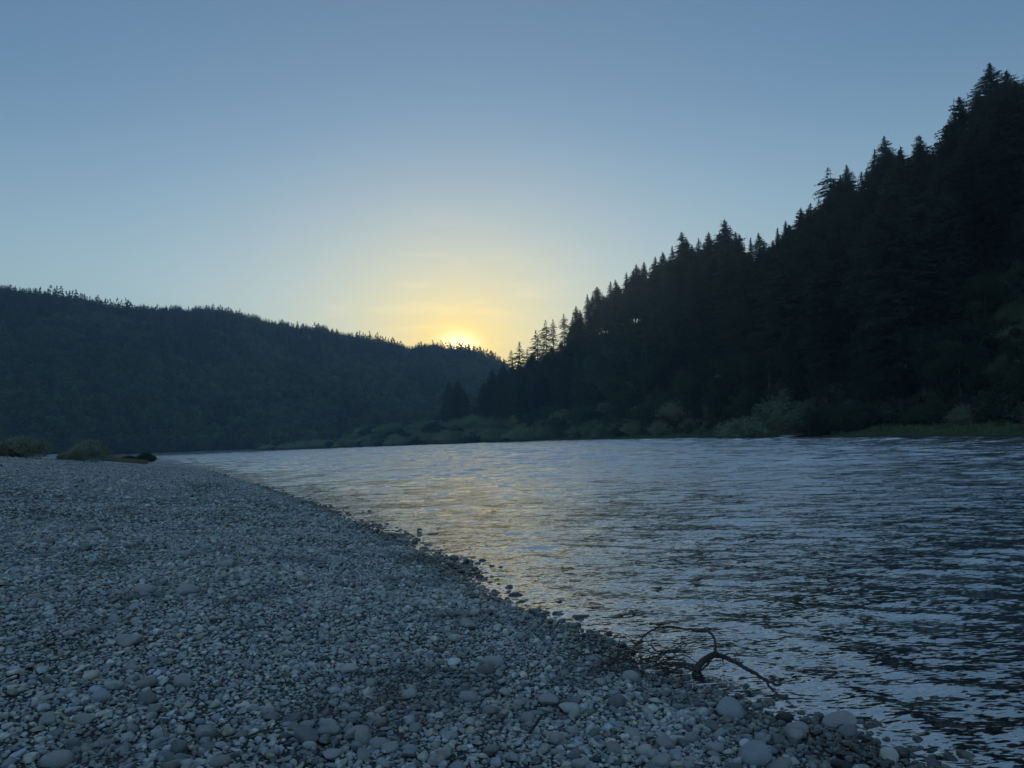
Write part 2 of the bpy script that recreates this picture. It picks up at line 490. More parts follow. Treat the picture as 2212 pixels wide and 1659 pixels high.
def build_river():
    r = np.concatenate([np.geomspace(1.6, 40, 540), 40 + np.cumsum(np.linspace(0.24, 1.35, 760))])
    a = np.concatenate([np.linspace(rad(-75), rad(-37), 40)[:-1], np.linspace(rad(-37), rad(38), 760), np.linspace(rad(38), rad(120), 70)[1:]])
    x, y = polar(r, a)
    ri = np.unique(np.append(np.arange(0, len(r), 4), len(r) - 1)); ai = np.unique(np.append(np.arange(0, len(a), 4), len(a) - 1))
    sc_, tc_ = shore(*polar(r[ri], a[ai]))

    def grow(q):        # signed distances are smooth: read them on every fourth row and column
        q = np.array([np.interp(np.arange(len(a)), ai, row) for row in q])
        return np.array([np.interp(np.arange(len(r)), ri, c) for c in q.T]).T
    s, t = grow(sc_), grow(tc_)
    dr = np.gradient(r)[:, None] * np.ones_like(x)
    rr = np.random.default_rng(11)
    z = np.zeros_like(x); dx = np.zeros_like(x); dy = np.zeros_like(x); miss = np.zeros_like(x); tot = 0
    depth_f = (0.3 + 0.7 * sstep(0.1, 2.6, -s)) * (0.15 + 0.85 * sstep(0, 14, -t))
    gust = 0.55 + 0.9 * fbm(x / 9.0 + 3, y / 14.0, 3, 44)
    lam = np.geomspace(0.13, 9.0, 84)
    for L in lam:
        th = rr.normal(0, 0.55 if L < 0.6 else 0.34)
        k = 2 * math.pi / L
        d = TRAVEL * math.cos(th) + np.array([TRAVEL[1], -TRAVEL[0]]) * math.sin(th)
        slope = 0.0185 * (0.75 + 0.25 * math.exp(-((math.log(L / 0.30)) / 0.8) ** 2)) * (1 if L < 0.8 else (.8 if L < 1.3 else 1.7))
        A = slope / k
        att = sstep(2.2, 4.0, L / dr)
        if L > 1.3: att = att * (1 - sstep(8, 14, L / dr))
        px_, py_ = x + 0.35 * (fbm(x / 3.0, y / 3.0, 2, 61) - .5), y + 0.9 * (fbm(x / 2.5, y / 2.5, 2, 67) - .5)
        ph = k * (px_ * d[0] + py_ * d[1]) + rr.uniform(0, 6.28)
        amp = A * att * depth_f * gust * (0.72 + 0.95 * sstep(8, 40, r))[:, None]
        z += amp * np.cos(ph); dx -= amp * d[0] * np.sin(ph) * 0.8; dy -= amp * d[1] * np.sin(ph) * 0.8
        if L < 1.3: miss += (1 - att) * slope ** 2
    # scattered steeper crests, short along the crest and sharp in front
    for _ in range(3):
        L = rr.uniform(.7, 1.1); th = rr.normal(0, .16); d = TRAVEL * math.cos(th) + np.array([TRAVEL[1], -TRAVEL[0]]) * math.sin(th)
        ph = 2 * math.pi / L * (x * d[0] + y * d[1]) + 9 * fbm(x / 3.1, y / 2.4, 3, 90 + _)
        spot = sstep(.56, .72, fbm(x / 1.5 + 5 * _, y / 1.0, 2, 95 + _)) * sstep(.2, 1.2, -s) * sstep(2.5, 5, L / dr)
        z += 0.020 * spot * (np.exp(2.0 * np.cos(ph)) / 7.4 - .25)
    # small breaking wavelets that run parallel to the beach
    ph = 2 * math.pi * (-s) / 0.66 + 11.0 * fbm(x / 1.9, y / 1.9, 3, 71)
    win = sstep(0.1, 0.5, -s) * (1 - sstep(1.4, 3.0, -s)) * sstep(1.5, 3.5, 0.62 / dr)
    z += 0.006 * win * (0.2 + 1.3 * fbm(x / 1.3, y / 1.6, 2, 73)) * (np.exp(1.4 * np.cos(ph)) / 1.9 - 0.6)
    keep = (s < 0.9) & (t < 3)
    F = grid_faces(len(r), len(a), keep)
    V = np.stack([(x + dx).ravel(), (y + dy).ravel(), z.ravel()], 1)
    V, (F,), (ms, ff, sh) = compact(V, [F], np.sqrt(miss).ravel(), sstep(2.5, 14, -s).ravel(), sstep(0.4, 4.0, -s).ravel())
    m = bpy.data.materials.new('river_water'); m.use_nodes = True; t_ = m.node_tree
    t_.nodes.remove(t_.nodes['Principled BSDF'])
    geo = nd(t_, 'ShaderNodeNewGeometry'); c = nd(t_, 'ShaderNodeTexCoord')
    vec = geo.outputs['Normal']

    def slope_noise(scale, strength, detail, vec, stretch):
        mp1 = nd(t_, 'ShaderNodeMapping'); mp1.inputs['Rotation'].default_value = (0, 0, math.atan2(0.295, 0.955)); mp1.inputs['Scale'].default_value = (stretch, 1, 1)
        t_.links.new(c.outputs['Object'], mp1.inputs[0])
        n = nd(t_, 'ShaderNodeTexNoise'); n.inputs['Scale'].default_value = scale; n.inputs['Detail'].default_value = detail; n.inputs['Distortion'].default_value = 0.4
        t_.links.new(mp1.outputs[0], n.inputs['Vector'])
        sb = nd(t_, 'ShaderNodeVectorMath', operation='SUBTRACT'); t_.links.new(n.outputs['Color'], sb.inputs[0]); sb.inputs[1].default_value = (0.5, 0.5, 0.5)
        ml = nd(t_, 'ShaderNodeVectorMath', operation='MULTIPLY'); t_.links.new(sb.outputs[0], ml.inputs[0]); ml.inputs[1].default_value = (0.6, 1, 0)
        sc = nd(t_, 'ShaderNodeVectorMath', operation='SCALE'); t_.links.new(ml.outputs[0], sc.inputs[0])
        if isinstance(strength, float): sc.inputs['Scale'].default_value = strength
        else: t_.links.new(strength, sc.inputs['Scale'])
        ad = nd(t_, 'ShaderNodeVectorMath', operation='ADD'); t_.links.new(vec, ad.inputs[0]); t_.links.new(sc.outputs[0], ad.inputs[1])
        return ad.outputs[0]
    vec = slope_noise(8.0, 0.62, 4, vec, 0.45)
    vec = slope_noise(38.0, 0.95, 4, vec, 0.35)
    missing = attr_n(t_, 'missing_slope')
    vec = slope_noise(2.2, math_n(t_, 'MULTIPLY', missing, 6.0), 4, vec, 0.35)
    # wind waves run towards the beach with steeper fronts than backs: a skewed slope, strongest offshore
    fet = attr_n(t_, 'fetch'); sk = nd(t_, 'ShaderNodeVectorMath', operation='SCALE'); sk.inputs[0].default_value = (TRAVEL[0] * .10, TRAVEL[1] * .10, 0); t_.links.new(fet, sk.inputs['Scale'])
    sa = nd(t_, 'ShaderNodeVectorMath', operation='ADD'); t_.links.new(vec, sa.inputs[0]); t_.links.new(sk.outputs[0], sa.inputs[1]); vec = sa.outputs[0]
    nm = nd(t_, 'ShaderNodeVectorMath', operation='NORMALIZE'); t_.links.new(vec, nm.inputs[0])
    fr = nd(t_, 'ShaderNodeFresnel'); fr.inputs['IOR'].default_value = 1.85; t_.links.new(nm.outputs[0], fr.inputs['Normal'])
    fac = math_n(t_, 'ADD', math_n(t_, 'MULTIPLY', fr.outputs[0], 0.46), 0.54)
    gl = nd(t_, 'ShaderNodeBsdfGlossy'); gl.inputs['Roughness'].default_value = 0.13; t_.links.new(nm.outputs[0], gl.inputs['Normal'])
    tr = nd(t_, 'ShaderNodeBsdfTransparent'); tr.inputs['Color'].default_value = (0.60, 0.68, 0.68, 1)
    silt = nd(t_, 'ShaderNodeBsdfDiffuse'); silt.inputs['Color'].default_value = (0.065, 0.09, 0.096, 1)
    body = nd(t_, 'ShaderNodeMixShader'); t_.links.new(attr_n(t_, 'deep'), body.inputs[0]); t_.links.new(tr.outputs[0], body.inputs[1]); t_.links.new(silt.outputs[0], body.inputs[2])
    mx = nd(t_, 'ShaderNodeMixShader'); t_.links.new(fac, mx.inputs[0]); t_.links.new(body.outputs[0], mx.inputs[1]); t_.links.new(gl.outputs[0], mx.inputs[2])
    t_.links.new(mx.outputs[0], t_.nodes['Material Output'].inputs['Surface'])
    tag(link('river', mesh_np('river', V, [F], m, True, {'missing_slope': ms, 'deep': sh, 'fetch': ff})), kind='structure')


build_river()
# ------------------------------------------------------------------ gravel: every stone is a small mesh body, merged as one mass
def ico(sub):
    g = (1 + 5 ** .5) / 2
    V = [(-1, g, 0), (1, g, 0), (-1, -g, 0), (1, -g, 0), (0, -1, g), (0, 1, g), (0, -1, -g), (0, 1, -g), (g, 0, -1), (g, 0, 1), (-g, 0, -1), (-g, 0, 1)]
    Fc = [(0, 11, 5), (0, 5, 1), (0, 1, 7), (0, 7, 10), (0, 10, 11), (1, 5, 9), (5, 11, 4), (11, 10, 2), (10, 7, 6), (7, 1, 8), (3, 9, 4), (3, 4, 2), (3, 2, 6), (3, 6, 8), (3, 8, 9), (4, 9, 5), (2, 4, 11), (6, 2, 10), (8, 6, 7), (9, 8, 1)]
    V = [np.array(v) / np.linalg.norm(v) for v in V]
    for _ in range(sub):
        cache, N = {}, []

        def mid(a, b):
            k = (min(a, b), max(a, b))
            if k not in cache:
                m = V[a] + V[b]; V.append(m / np.linalg.norm(m)); cache[k] = len(V) - 1
            return cache[k]
        for a, b, c in Fc:
            ab, bc, ca = mid(a, b), mid(b, c), mid(c, a)
            N += [(a, ab, ca), (b, bc, ab), (c, ca, bc), (ab, bc, ca)]
        Fc = N
    return np.array(V), np.array(Fc)


ICO = {k: ico(k) for k in (0, 1, 2, 3, 4)}


def stone_shape(sub, r, angular=0.0, boxy=0.0):
    """one river stone of unit half-width, before its three axes are scaled: a rounded, slightly lopsided body"""
    V, Fc = ICO[sub]
    P = V.copy()
    if boxy: P = np.sign(P) * np.abs(P) ** (1 - 0.45 * boxy); P /= np.linalg.norm(P, axis=1).mean()
    disp = np.ones(len(P))
    for _ in range(5):
        d = r.normal(size=3); d /= np.linalg.norm(d)
        disp += r.uniform(-.13, .13) * np.cos(r.uniform(1, 2.6) * (P @ d) * 2 + r.uniform(0, 6))
    P = P * disp[:, None]
    for _ in range(int(2 + 6 * angular)):          # worn flats
        d = r.normal(size=3); d /= np.linalg.norm(d); lim = r.uniform(.62, .9) if angular else r.uniform(.78, .95)
        h = P @ d; o = np.maximum(h - lim, 0)
        P = P - d * (o * 0.85)[:, None]
    P[:, 0] *= 1 + 0.18 * r.uniform(-1, 1) * P[:, 1]
    if sub >= 3:
        P = P * (1 + 0.018 * (fbm(P[:, 0] * 5 + 9, P[:, 1] * 5 + P[:, 2] * 3, 4, 5) - .5)[:, None] * 2)
    return P / np.abs(P[:, :2]).max(), Fc


def pick_ground(u, v):
    d = ray(u, v); z = 0.4
    for _ in range(12):
        P = np.array([0, 0, CZ]) + d * ((z - CZ) / d[2]); z = float(bar_z(np.array([P[0]]), np.array([P[1]]))[0])
    return P


occ_n, occ_x0, occ_y0, occ_c = 3000, -22.0, 1.5, 0.0125
occ = np.zeros((occ_n, occ_n), np.uint8)            # occupancy of the near gravel, 1.25 cm cells


def occ_idx(x, y): return int((x - occ_x0) / occ_c), int((y - occ_y0) / occ_c)


def occ_mark(x, y, rx):
    i, j = occ_idx(x, y); k = max(1, int(rx / occ_c))
    if 0 <= i < occ_n and 0 <= j < occ_n:
        i0, j0 = max(0, i - k), max(0, j - k)
        sub = occ[i0:i + k + 1, j0:j + k + 1]
        gi, gj = np.ogrid[i0 - i:i0 - i + sub.shape[0], j0 - j:j0 - j + sub.shape[1]]
        sub[gi * gi + gj * gj <= k * k] = 1


def occ_hit(x, y, rx):
    i, j = occ_idx(x, y); k = max(0, int(rx * 0.62 / occ_c))
    if not (0 <= i < occ_n and 0 <= j < occ_n): return False
    if occ[i, j]: return True
    for a, b in ((k, 0), (-k, 0), (0, k), (0, -k)):
        ii, jj = i + a, j + b
        if 0 <= ii < occ_n and 0 <= jj < occ_n and occ[ii, jj]: return True
    return False


STONE_CACHE = {}


def cobble_mesh(kind, i, sub):
    k = (kind, i, sub)
    if k not in STONE_CACHE:
        P, Fc = stone_shape(sub, np.random.default_rng(1000 + i * 7 + len(kind)), {'round': 0, 'angular': .7, 'loaf': 0.1, 'egg': 0}[kind], .55 if kind == 'loaf' else 0.1)
        STONE_CACHE[k] = mesh_np('cobble_' + kind, P, [Fc], M_COBBLE, True)
    return STONE_CACHE[k]


GREY = (0.225, 0.233, 0.236); PALE = (0.31, 0.315, 0.31); DARK = (0.12, 0.127, 0.132); WET = (0.03, 0.032, 0.033); BLUE = (0.20, 0.225, 0.255); RED = (0.13, 0.085, 0.075); MOSS = (0.035, 0.045, 0.03)
# u, v of the stone's middle on the 2212 px wide frame, its apparent width there, height/width, kind, colour, label
landmarks = [
    (781, 1590, 42, 1.15, 'angular', GREY, 'tall wedge-shaped grey stone standing upright among rounded cobbles'),
    (1285, 1428, 37, .62, 'round', GREY, 'round grey stone just shoreward of the twiggy brushwood'),
    (1363, 1465, 40, .58, 'egg', GREY, 'smooth oval grey stone in front of the driftwood fork'),
    (1232, 1531, 56, .40, 'loaf', PALE, 'long pale loaf-shaped stone lying flat, like a bread loaf'),
    (1183, 1514, 47, .44, 'egg', GREY, 'flattened oval grey stone beside the pale loaf-shaped one'),
    (1336, 1518, 38, .85, 'round', DARK, 'tall rounded dark grey stone below the oval stones by the fork'),
    (1063, 1430, 52, .38, 'loaf', GREY, 'long grey stone resting against a squat brown-grey one'),
    (1050, 1447, 36, .70, 'round', (0.13, .12, .11), 'squat brown-grey stone tucked under a long grey one'),
    (1009, 1350, 42, .62, 'angular', GREY, 'angular grey stone with a flat top halfway up the gravel slope'),
    (754, 1446, 40, .50, 'egg', PALE, 'pale egg-shaped stone alone in a darker patch of gravel'),
    (1012, 1508, 40, .60, 'egg', GREY, 'oval grey stone leaning on a second oval stone'),
    (1251, 1338, 28, .62, 'round', WET, 'wet blackish stone standing on the waterline beyond the brushwood'),
    (1114, 1288, 36, .42, 'loaf', WET, 'flat dark wet stone on the waterline where the golden glare ends'),
    (1208, 1307, 26, .80, 'angular', MOSS, 'weed-covered black stone sitting in the shallows'),
    (1315, 1371, 20, .70, 'round', WET, 'small black stone standing alone in the shallows by the brushwood'),
    (1431, 1650, 42, .72, 'angular', GREY, 'blocky grey stone at the bottom edge next to a pale oval one'),
    (1400, 1628, 46, .50, 'egg', PALE, 'pale oval stone propped on a blocky grey one at the bottom'),
    (1203, 1602, 42, .78, 'round', GREY, 'bulky rounded grey stone in the lower middle of the gravel'),
    (944, 1405, 34, .36, 'angular', RED, 'dark reddish flat slab-like stone lying in the gravel'),
    (1583, 1538, 68, .58, 'round', BLUE, 'broad blue-grey boulder, the biggest near the driftwood tip'),
    (1822, 1564, 72, .48, 'loaf', GREY, 'large smooth grey boulder at the edge of the shallow water'),
    (1838, 1584, 50, .50, 'round', DARK, 'dark rounded stone leaning against the large waterside boulder'),
    (1639, 1640, 70, .62, 'round', BLUE, 'big blue-grey boulder cut by the bottom edge of the view'),
    (1925, 1636, 36, .95, 'egg', (0.36, .36, .34), 'pale cream egg-shaped stone standing on end by the water'),
    (1545, 1620, 38, .68, 'angular', GREY, 'angular grey stone left of the big boulder at the bottom edge'),
    (1609, 1476, 34, .55, 'round', WET, 'rounded black wet stone under the driftwood limb'),
    (1615, 1490, 22, .85, 'round', (.06, .062, .063), 'small shiny wet ball-like stone in front of the driftwood limb'),
    (1630, 1503, 24, .60, 'round', (.07, .085, .075), 'small greenish wet stone in the pool under the driftwood limb'),
    (1715, 1494, 40, .62, 'angular', MOSS, 'dark lumpy weed-coated stone just past the driftwood tip'),
    (1690, 1514, 34, .60, 'round', WET, 'black wet stone between the driftwood tip and the big boulder'),
    (1720, 1592, 34, .75, 'angular', GREY, 'chunky grey stone uphill of the large waterside boulder'),
    (1649, 1598, 42, .52, 'egg', GREY, 'smooth oval grey stone just above the boulder at the bottom edge'),
    (273, 1386, 60, .42, 'loaf', GREY, 'long loaf-shaped grey stone, largest on the upper beach'),
    (245, 1338, 32, .70, 'angular', GREY, 'upright blocky grey stone beside a dark twiggy clump'),
    (117, 1645, 62, .40, 'loaf', GREY, 'long flat grey stone at the bottom beach corner'),
    (155, 1613, 34, .75, 'round', DARK, 'dark rounded stone just behind the long flat corner stone'),
    (440, 1584, 46, .65, 'angular', GREY, 'ridge-backed angular grey stone beside a pale stick'),
    (658, 1594, 52, .60, 'angular', DARK, 'dark slanting slab of stone next to a broad flat-topped one'),
    (707, 1576, 50, .52, 'loaf', GREY, 'broad flat-topped grey stone with a white fleck'),
    (384, 1620, 38, .75, 'angular', DARK, 'dark angular stone to the right of the pale upright stick'),
    (398, 1653, 34, .55, 'egg', PALE, 'pale oval pebble-like stone cut by the bottom of the view'),
    (103, 1558, 32, .72, 'round', GREY, 'ball-like grey stone near the pale cream chip'),
    (177, 1557, 40, .52, 'angular', GREY, 'sloping grey stone beside the ball-like one'),
    (393, 1475, 38, .75, 'angular', GREY, 'humped triangular grey stone among flat pebbles'),
    (213, 1511, 42, .55, 'angular', BLUE, 'paler bluish stone with a faceted top'),
    (313, 1513, 34, .72, 'angular', DARK, 'square-shouldered dark grey stone in the beach gravel'),
    (180, 1184, 32, .55, 'round', DARK, 'dark rounded stone standing alone on the far upper beach'),
    (400, 1276, 48, .52, 'round', GREY, 'largest rounded grey stone half way up the beach'),
    (310, 1274, 46, .50, 'angular', GREY, 'wide slanted grey stone half way up the beach'),
    (490, 1219, 44, .40, 'loaf', GREY, 'long ribbed grey stone low in the mid-beach gravel'),
    (393, 1196, 36, .40, 'loaf', GREY, 'flat grey stone on the mid beach behind the long ribbed one'),
]
gx_, gy_, gr_ = [], [], []
for i, (u, v, wpx, hw, kind, colr, lab) in enumerate(landmarks):
    dist0 = np.linalg.norm(pick_ground(u, v)[:2])
    sub = 4 if wpx > 45 else 3
    P = pick_ground(u, v + wpx * hw * 0.33)
    width = wpx / F2 * math.hypot(np.linalg.norm(P[:2]), CZ)
    o = link('river_stone', cobble_mesh(kind, i, sub))
    a = width / 2
    asp = rnd.uniform(.7, .9) if kind != 'loaf' else .62
    o.scale = (a, a * asp, max(width * hw * .60, 0.4 * a))
    o.location = (P[0], P[1] + a * asp * .5, P[2] + width * hw * .22)
    o.rotation_euler = (rnd.uniform(-.12, .12), rnd.uniform(-.12, .12), rnd.uniform(-.3, .3))
    o.color = (*colr, 1)
    tag(o, lab, 'stone', 'large stones on the gravel bar')
    occ_mark(o.location.x, o.location.y, a * .9)

SH_POLY = NEAR[(np.abs(NEAR[:, 0]) < 60) & (NEAR[:, 1] < 130) & (NEAR[:, 1] > -15)]


def land_s(x, y):
    d = dist_poly(x, y, SH_POLY); w = in_water(x, y)
    return np.where(w, -d, d)


def scatter(r0, r1, dens, d0, d1, amin, amax, sub, use_occ, smin=-1.1):
    """random stones on the annulus r0..r1; returns positions, diameters"""
    area = (amax - amin) * (r1 * r1 - r0 * r0) / 2
    n = int(area * dens)
    r = np.sqrt(rng.uniform(r0 * r0, r1 * r1, n)); a = rng.uniform(amin, amax, n)
    x, y = r * np.sin(a), r * np.cos(a); s = land_s(x, y)
    k = s > smin
    thin = 1 - 0.65 * sstep(-0.1, -0.9, s) * 0
    k &= (s > 0.02) | (rng.uniform(0, 1, n) < .4)
    x, y, s = x[k], y[k], s[k]
    d = d0 * (d1 / d0) ** (rng.uniform(0, 1, len(x)) ** 1.5)
    patch = fbm(x / 1.6, y / 1.1, 3, 55)
    d *= 0.72 + 0.6 * patch
    if use_occ:
        ok = np.zeros(len(x), bool); order = np.argsort(-d)
        for q in order:
            if not occ_hit(x[q], y[q], d[q] / 2):
                ok[q] = True; occ_mark(x[q], y[q], d[q] / 2 * .84)
        x, y, s, d = x[ok], y[ok], s[ok], d[ok]
    return x, y, s, d, sub


AM, AX = rad(-41), rad(40)
layers = [
    scatter(2.6, 9.5, 4.5, .085, .125, AM, AX, 3, True), scatter(9.5, 16, 3.0, .10, .155, AM, rad(12), 2, True), scatter(16, 34, 1.0, .12, .20, AM, rad(-4), 2, False),
    scatter(2.6, 6.2, 95, .05, .086, AM, AX, 2, True), scatter(6.2, 11, 90, .052, .09, AM, rad(24), 2, True), scatter(11, 20, 50, .06, .10, AM, rad(6), 1, True), scatter(20, 40, 18, .07, .125, AM, rad(-6), 1, False),
    scatter(2.6, 6.2, 620, .028, .05, AM, AX, 2, True), scatter(6.2, 11, 520, .032, .053, AM, rad(24), 1, True), scatter(11, 20, 230, .038, .062, AM, rad(6), 1, True), scatter(20, 36, 48, .05, .08, AM, rad(-6), 0, False), scatter(36, 80, 7, .08, .15, AM, rad(-10), 0, False),
    scatter(2.6, 6.0, 1900, .016, .029, AM, AX, 1, True), scatter(6.0, 11, 900, .02, .034, AM, rad(24), 1, True), scatter(11, 16, 300, .026, .04, AM, rad(6), 0, False),
    scatter(2.6, 4.8, 2200, .010, .017, AM, AX, 1, True),
]
# stones that stand out of the first shallow half metre of water
n_ = 2600
sh_i = rng.integers(24, len(NEAR) - 60, n_); pa, pb = NEAR[sh_i], NEAR[sh_i + 1]; f_ = rng.uniform(0, 1, n_)[:, None]
pp_ = pa + (pb - pa) * f_ + rng.normal(0, .42, (n_, 2)); ss_ = land_s(pp_[:, 0], pp_[:, 1]); rr_ = np.hypot(pp_[:, 0], pp_[:, 1])
ok_ = (ss_ > -.75) & (ss_ < .1) & (rr_ < 45) & (rng.uniform(0, 1, n_) < np.where(ss_ < -.35, .35, 1))
layers.append((pp_[ok_, 0], pp_[ok_, 1], ss_[ok_], rng.uniform(.045, .10, ok_.sum()) * np.clip(rr_[ok_] / 9, .8, 1.6), 1))
# the largest and nearest loose cobbles are objects of their own, the rest is one mass of gravel
big = [(d / math.hypot(x, y), x, y, s, d) for (X_, Y_, S_, D_, sb) in layers[:5] for x, y, s, d in zip(X_, Y_, S_, D_) if s > -0.35]
big.sort(key=lambda b: -b[0])
N_OWN = 248
cut = big[N_OWN][0]
n_dry = 0
for _, x, y, s, d in big[:N_OWN]:
    kind = rnd.choice(['round', 'angular', 'egg', 'angular', 'loaf'])
    o = link('cobble', cobble_mesh(kind, 100 + rnd.randrange(7), 3))
    a = d / 2; h = rnd.uniform(.42, .72)
    g = float(bar_z(np.array([x]), np.array([y]))[0])
    o.scale = (a * rnd.uniform(.95, 1.2), a * rnd.uniform(.72, .95), a * h)
    o.location = (x, y, g + a * h * rnd.uniform(.25, .6)); o.rotation_euler = (rnd.gauss(0, .2), rnd.gauss(0, .2), rnd.uniform(0, 6.28))
    wet = s + rnd.uniform(-.1, .1) < 0.28
    t_ = rnd.choice([GREY, GREY, GREY, GREY, BLUE, DARK, DARK, (.20, .185, .165), (.19, .205, .19), (.19, .195, .2), (0.20, .195, .185)]); k = rnd.uniform(.7, 1.1) * (.2 if wet else 1)
    o.color = (t_[0] * k, t_[1] * k, t_[2] * k, 1)
    if wet: tag(o, 'dark wet cobble lying along the waterline', 'stone', 'wet cobbles along the waterline')
    else: tag(o, 'dry rounded grey cobble lying loose in the small gravel', 'stone', 'loose cobbles on the gravel bar')

Vs, Fs, tone, wetv, huev, off = [], [], [], [], [], 0
for li, (X_, Y_, S_, D_, sub) in enumerate(layers):
    own_layer = li < 5
    k = ~((D_ / np.hypot(X_, Y_) >= cut) & (S_ > -0.35)) if own_layer else np.ones(len(X_), bool)
    X_, Y_, S_, D_ = X_[k], Y_[k], S_[k], D_[k]
    if not len(X_): continue
    if sub == 3: sub = 2
    G_ = bar_z(X_, Y_, S_)
    if X_ is layers[-1][0] or len(X_) == len(layers[-1][0]): G_ = np.maximum(G_, -.045)
    which = rng.integers(0, 10, len(X_))
    for w_ in range(10):
        q = np.nonzero(which == w_)[0]
        if not len(q): continue
        P, Fc = stone_shape(sub, np.random.default_rng(500 + w_ + 40 * sub), .8 if w_ in (1, 3, 6, 8) else .15, .3 if w_ % 2 else 0)
        if sub:
            low = (P[Fc][:, :, 2] < -0.35).all(1); Fc = Fc[~low]
            us = np.unique(Fc); mp_ = np.full(len(P), 0); mp_[us] = np.arange(len(us)); P = P[us]; Fc = mp_[Fc]
        n = len(q); a = D_[q] / 2
        sc = np.stack([a * rng.uniform(.9, 1.3, n), a * rng.uniform(.65, .95, n), a * rng.uniform(.34, .75, n)], 1)
        Q = P[None] * sc[:, None]
        tx, ty, tz = rng.normal(0, .22, n), rng.normal(0, .22, n), rng.uniform(0, 6.28, n)
        # tilt about x and y (small angles), then turn about z
        Q = np.stack([Q[..., 0] + Q[..., 2] * ty[:, None], Q[..., 1] - Q[..., 2] * tx[:, None], Q[..., 2] - Q[..., 0] * ty[:, None] + Q[..., 1] * tx[:, None]], -1)
        cz_, sz_ = np.cos(tz)[:, None], np.sin(tz)[:, None]
        Q = np.stack([Q[..., 0] * cz_ - Q[..., 1] * sz_, Q[..., 0] * sz_ + Q[..., 1] * cz_, Q[..., 2]], -1)
        Q += np.stack([X_[q], Y_[q], G_[q] + sc[:, 2] * rng.uniform(-.15, .85, n)], 1)[:, None]
        Vs.append(Q.reshape(-1, 3)); m_ = len(P)
        Fs.append((Fc[None] + (off + np.arange(n) * m_)[:, None, None]).reshape(-1, 3)); off += n * m_
        tn = np.clip(rng.normal(.44, .18, n) + rng.choice([0, 0, 0, 0, 0, 0, 0, 0, .28, -.2], n), .02, 1)
        dirt = sstep(.61, .72, fbm(X_[q] / 0.5 + 7, Y_[q] / 0.7, 4, 91))      # clumps of dried dark weed
        tn = np.clip(tn * (1 - .55 * dirt) * (1 - .45 * rut(X_[q], Y_[q], S_[q])), .02, 1)
        wt = 1 - sstep(.10, .70, S_[q] + rng.normal(0, .10, n))
        tone.append(np.repeat(tn, m_)); wetv.append(np.repeat(wt, m_)); huev.append(np.repeat(rng.uniform(0, 1, n), m_))
print('gravel verts', off, 'stones', sum(len(l[0]) for l in layers))
tag(link('gravel', mesh_np('gravel', np.concatenate(Vs), [np.concatenate(Fs)], M_STONE, True, {'tone': np.concatenate(tone), 'wet': np.concatenate(wetv), 'hue': np.concatenate(huev)})), kind='stuff')
del Vs, Fs


# ------------------------------------------------------------------ trees
M_BARK = soil_material('bark', (0.022, 0.019, 0.017), (0.055, 0.048, 0.042), 0.8)
M_PALEBARK = soil_material('pale_bark', (0.05, 0.048, 0.043), (0.11, 0.105, 0.095), 0.8)
M_NEEDLE = leaf_material('needles', (0.014, 0.026, 0.016), (0.04, 0.06, 0.032), 0.25)
M_NEEDLE_BROWN = leaf_material('needles_bronze', (0.04, 0.03, 0.018), (0.085, 0.06, 0.035), 0.3)
M_LEAF = leaf_material('leaves_green', (0.013, 0.027, 0.012), (0.036, 0.06, 0.026), 0.35)
M_WILLOW = leaf_material('leaves_willow', (0.085, 0.12, 0.075), (0.18, 0.22, 0.14), 0.5)
M_PINK = leaf_material('leaves_mauve', (0.12, 0.092, 0.088), (0.2, 0.155, 0.15), 0.5)
M_OLIVE = leaf_material('leaves_olive', (0.12, 0.145, 0.105), (0.22, 0.255, 0.185), 1.2)
M_DARKGREEN = leaf_material('leaves_sedge', (0.02, 0.045, 0.015), (0.05, 0.09, 0.03), 2.0)


def tris_from(p, d, w, L, side):
    """slim triangles: base p +- side*w, tip p + d*L"""
    n = len(p); V = np.empty((n, 3, 3))
    V[:, 0] = p - side * w[:, None]; V[:, 1] = p + side * w[:, None]; V[:, 2] = p + d * L[:, None]
    return V


def unit(a): return a / np.maximum(np.linalg.norm(a, axis=-1, keepdims=True), 1e-9)


def tri_mesh(name, T, m):
    T = T.reshape(-1, 3, 3)
    return mesh_np(name, T.reshape(-1, 3), [np.arange(len(T) * 3).reshape(-1, 3)], m, attrs={'leafn': leaf_normals(T)})


def leaf_normals(T):
    """a crown is lit as a body: its leaf normals lean outwards and upwards"""
    P = T.mean(1); c = P[:, :2].mean(0); R = max(np.percentile(np.hypot(*(P[:, :2] - c).T), 95), 1e-3); lo, hi = P[:, 2].min(), P[:, 2].max()
    n = unit(np.column_stack([(P[:, :2] - c) / R, .4 + .9 * (P[:, 2] - (lo + hi) / 2) / max(hi - lo, 1e-3)]))
    return np.repeat(n, 3, 0)


def trunk_mesh(name, h, r0, r, bark, lean=0.0, n=8, seg=10, top=1.0):
    V, Fq = [], []
    bx, by = r.normal(0, .012 * h + lean, 2)
    for i in range(seg + 1):
        q = i / seg; rr = r0 * (1 - q) ** .8 + 0.03 + (r0 * .5 * max(0, .08 - q) / .08)
        for k in range(n):
            a = 2 * math.pi * k / n
            V.append((bx * q * q + rr * math.cos(a), by * q * q + rr * math.sin(a), q * h * top))
    for i in range(seg):
        for k in range(n):
            Fq.append((i * n + k, i * n + (k + 1) % n, (i + 1) * n + (k + 1) % n, (i + 1) * n + k))
    return mesh_np(name, np.array(V), [np.array(Fq)], bark, True), (bx, by)


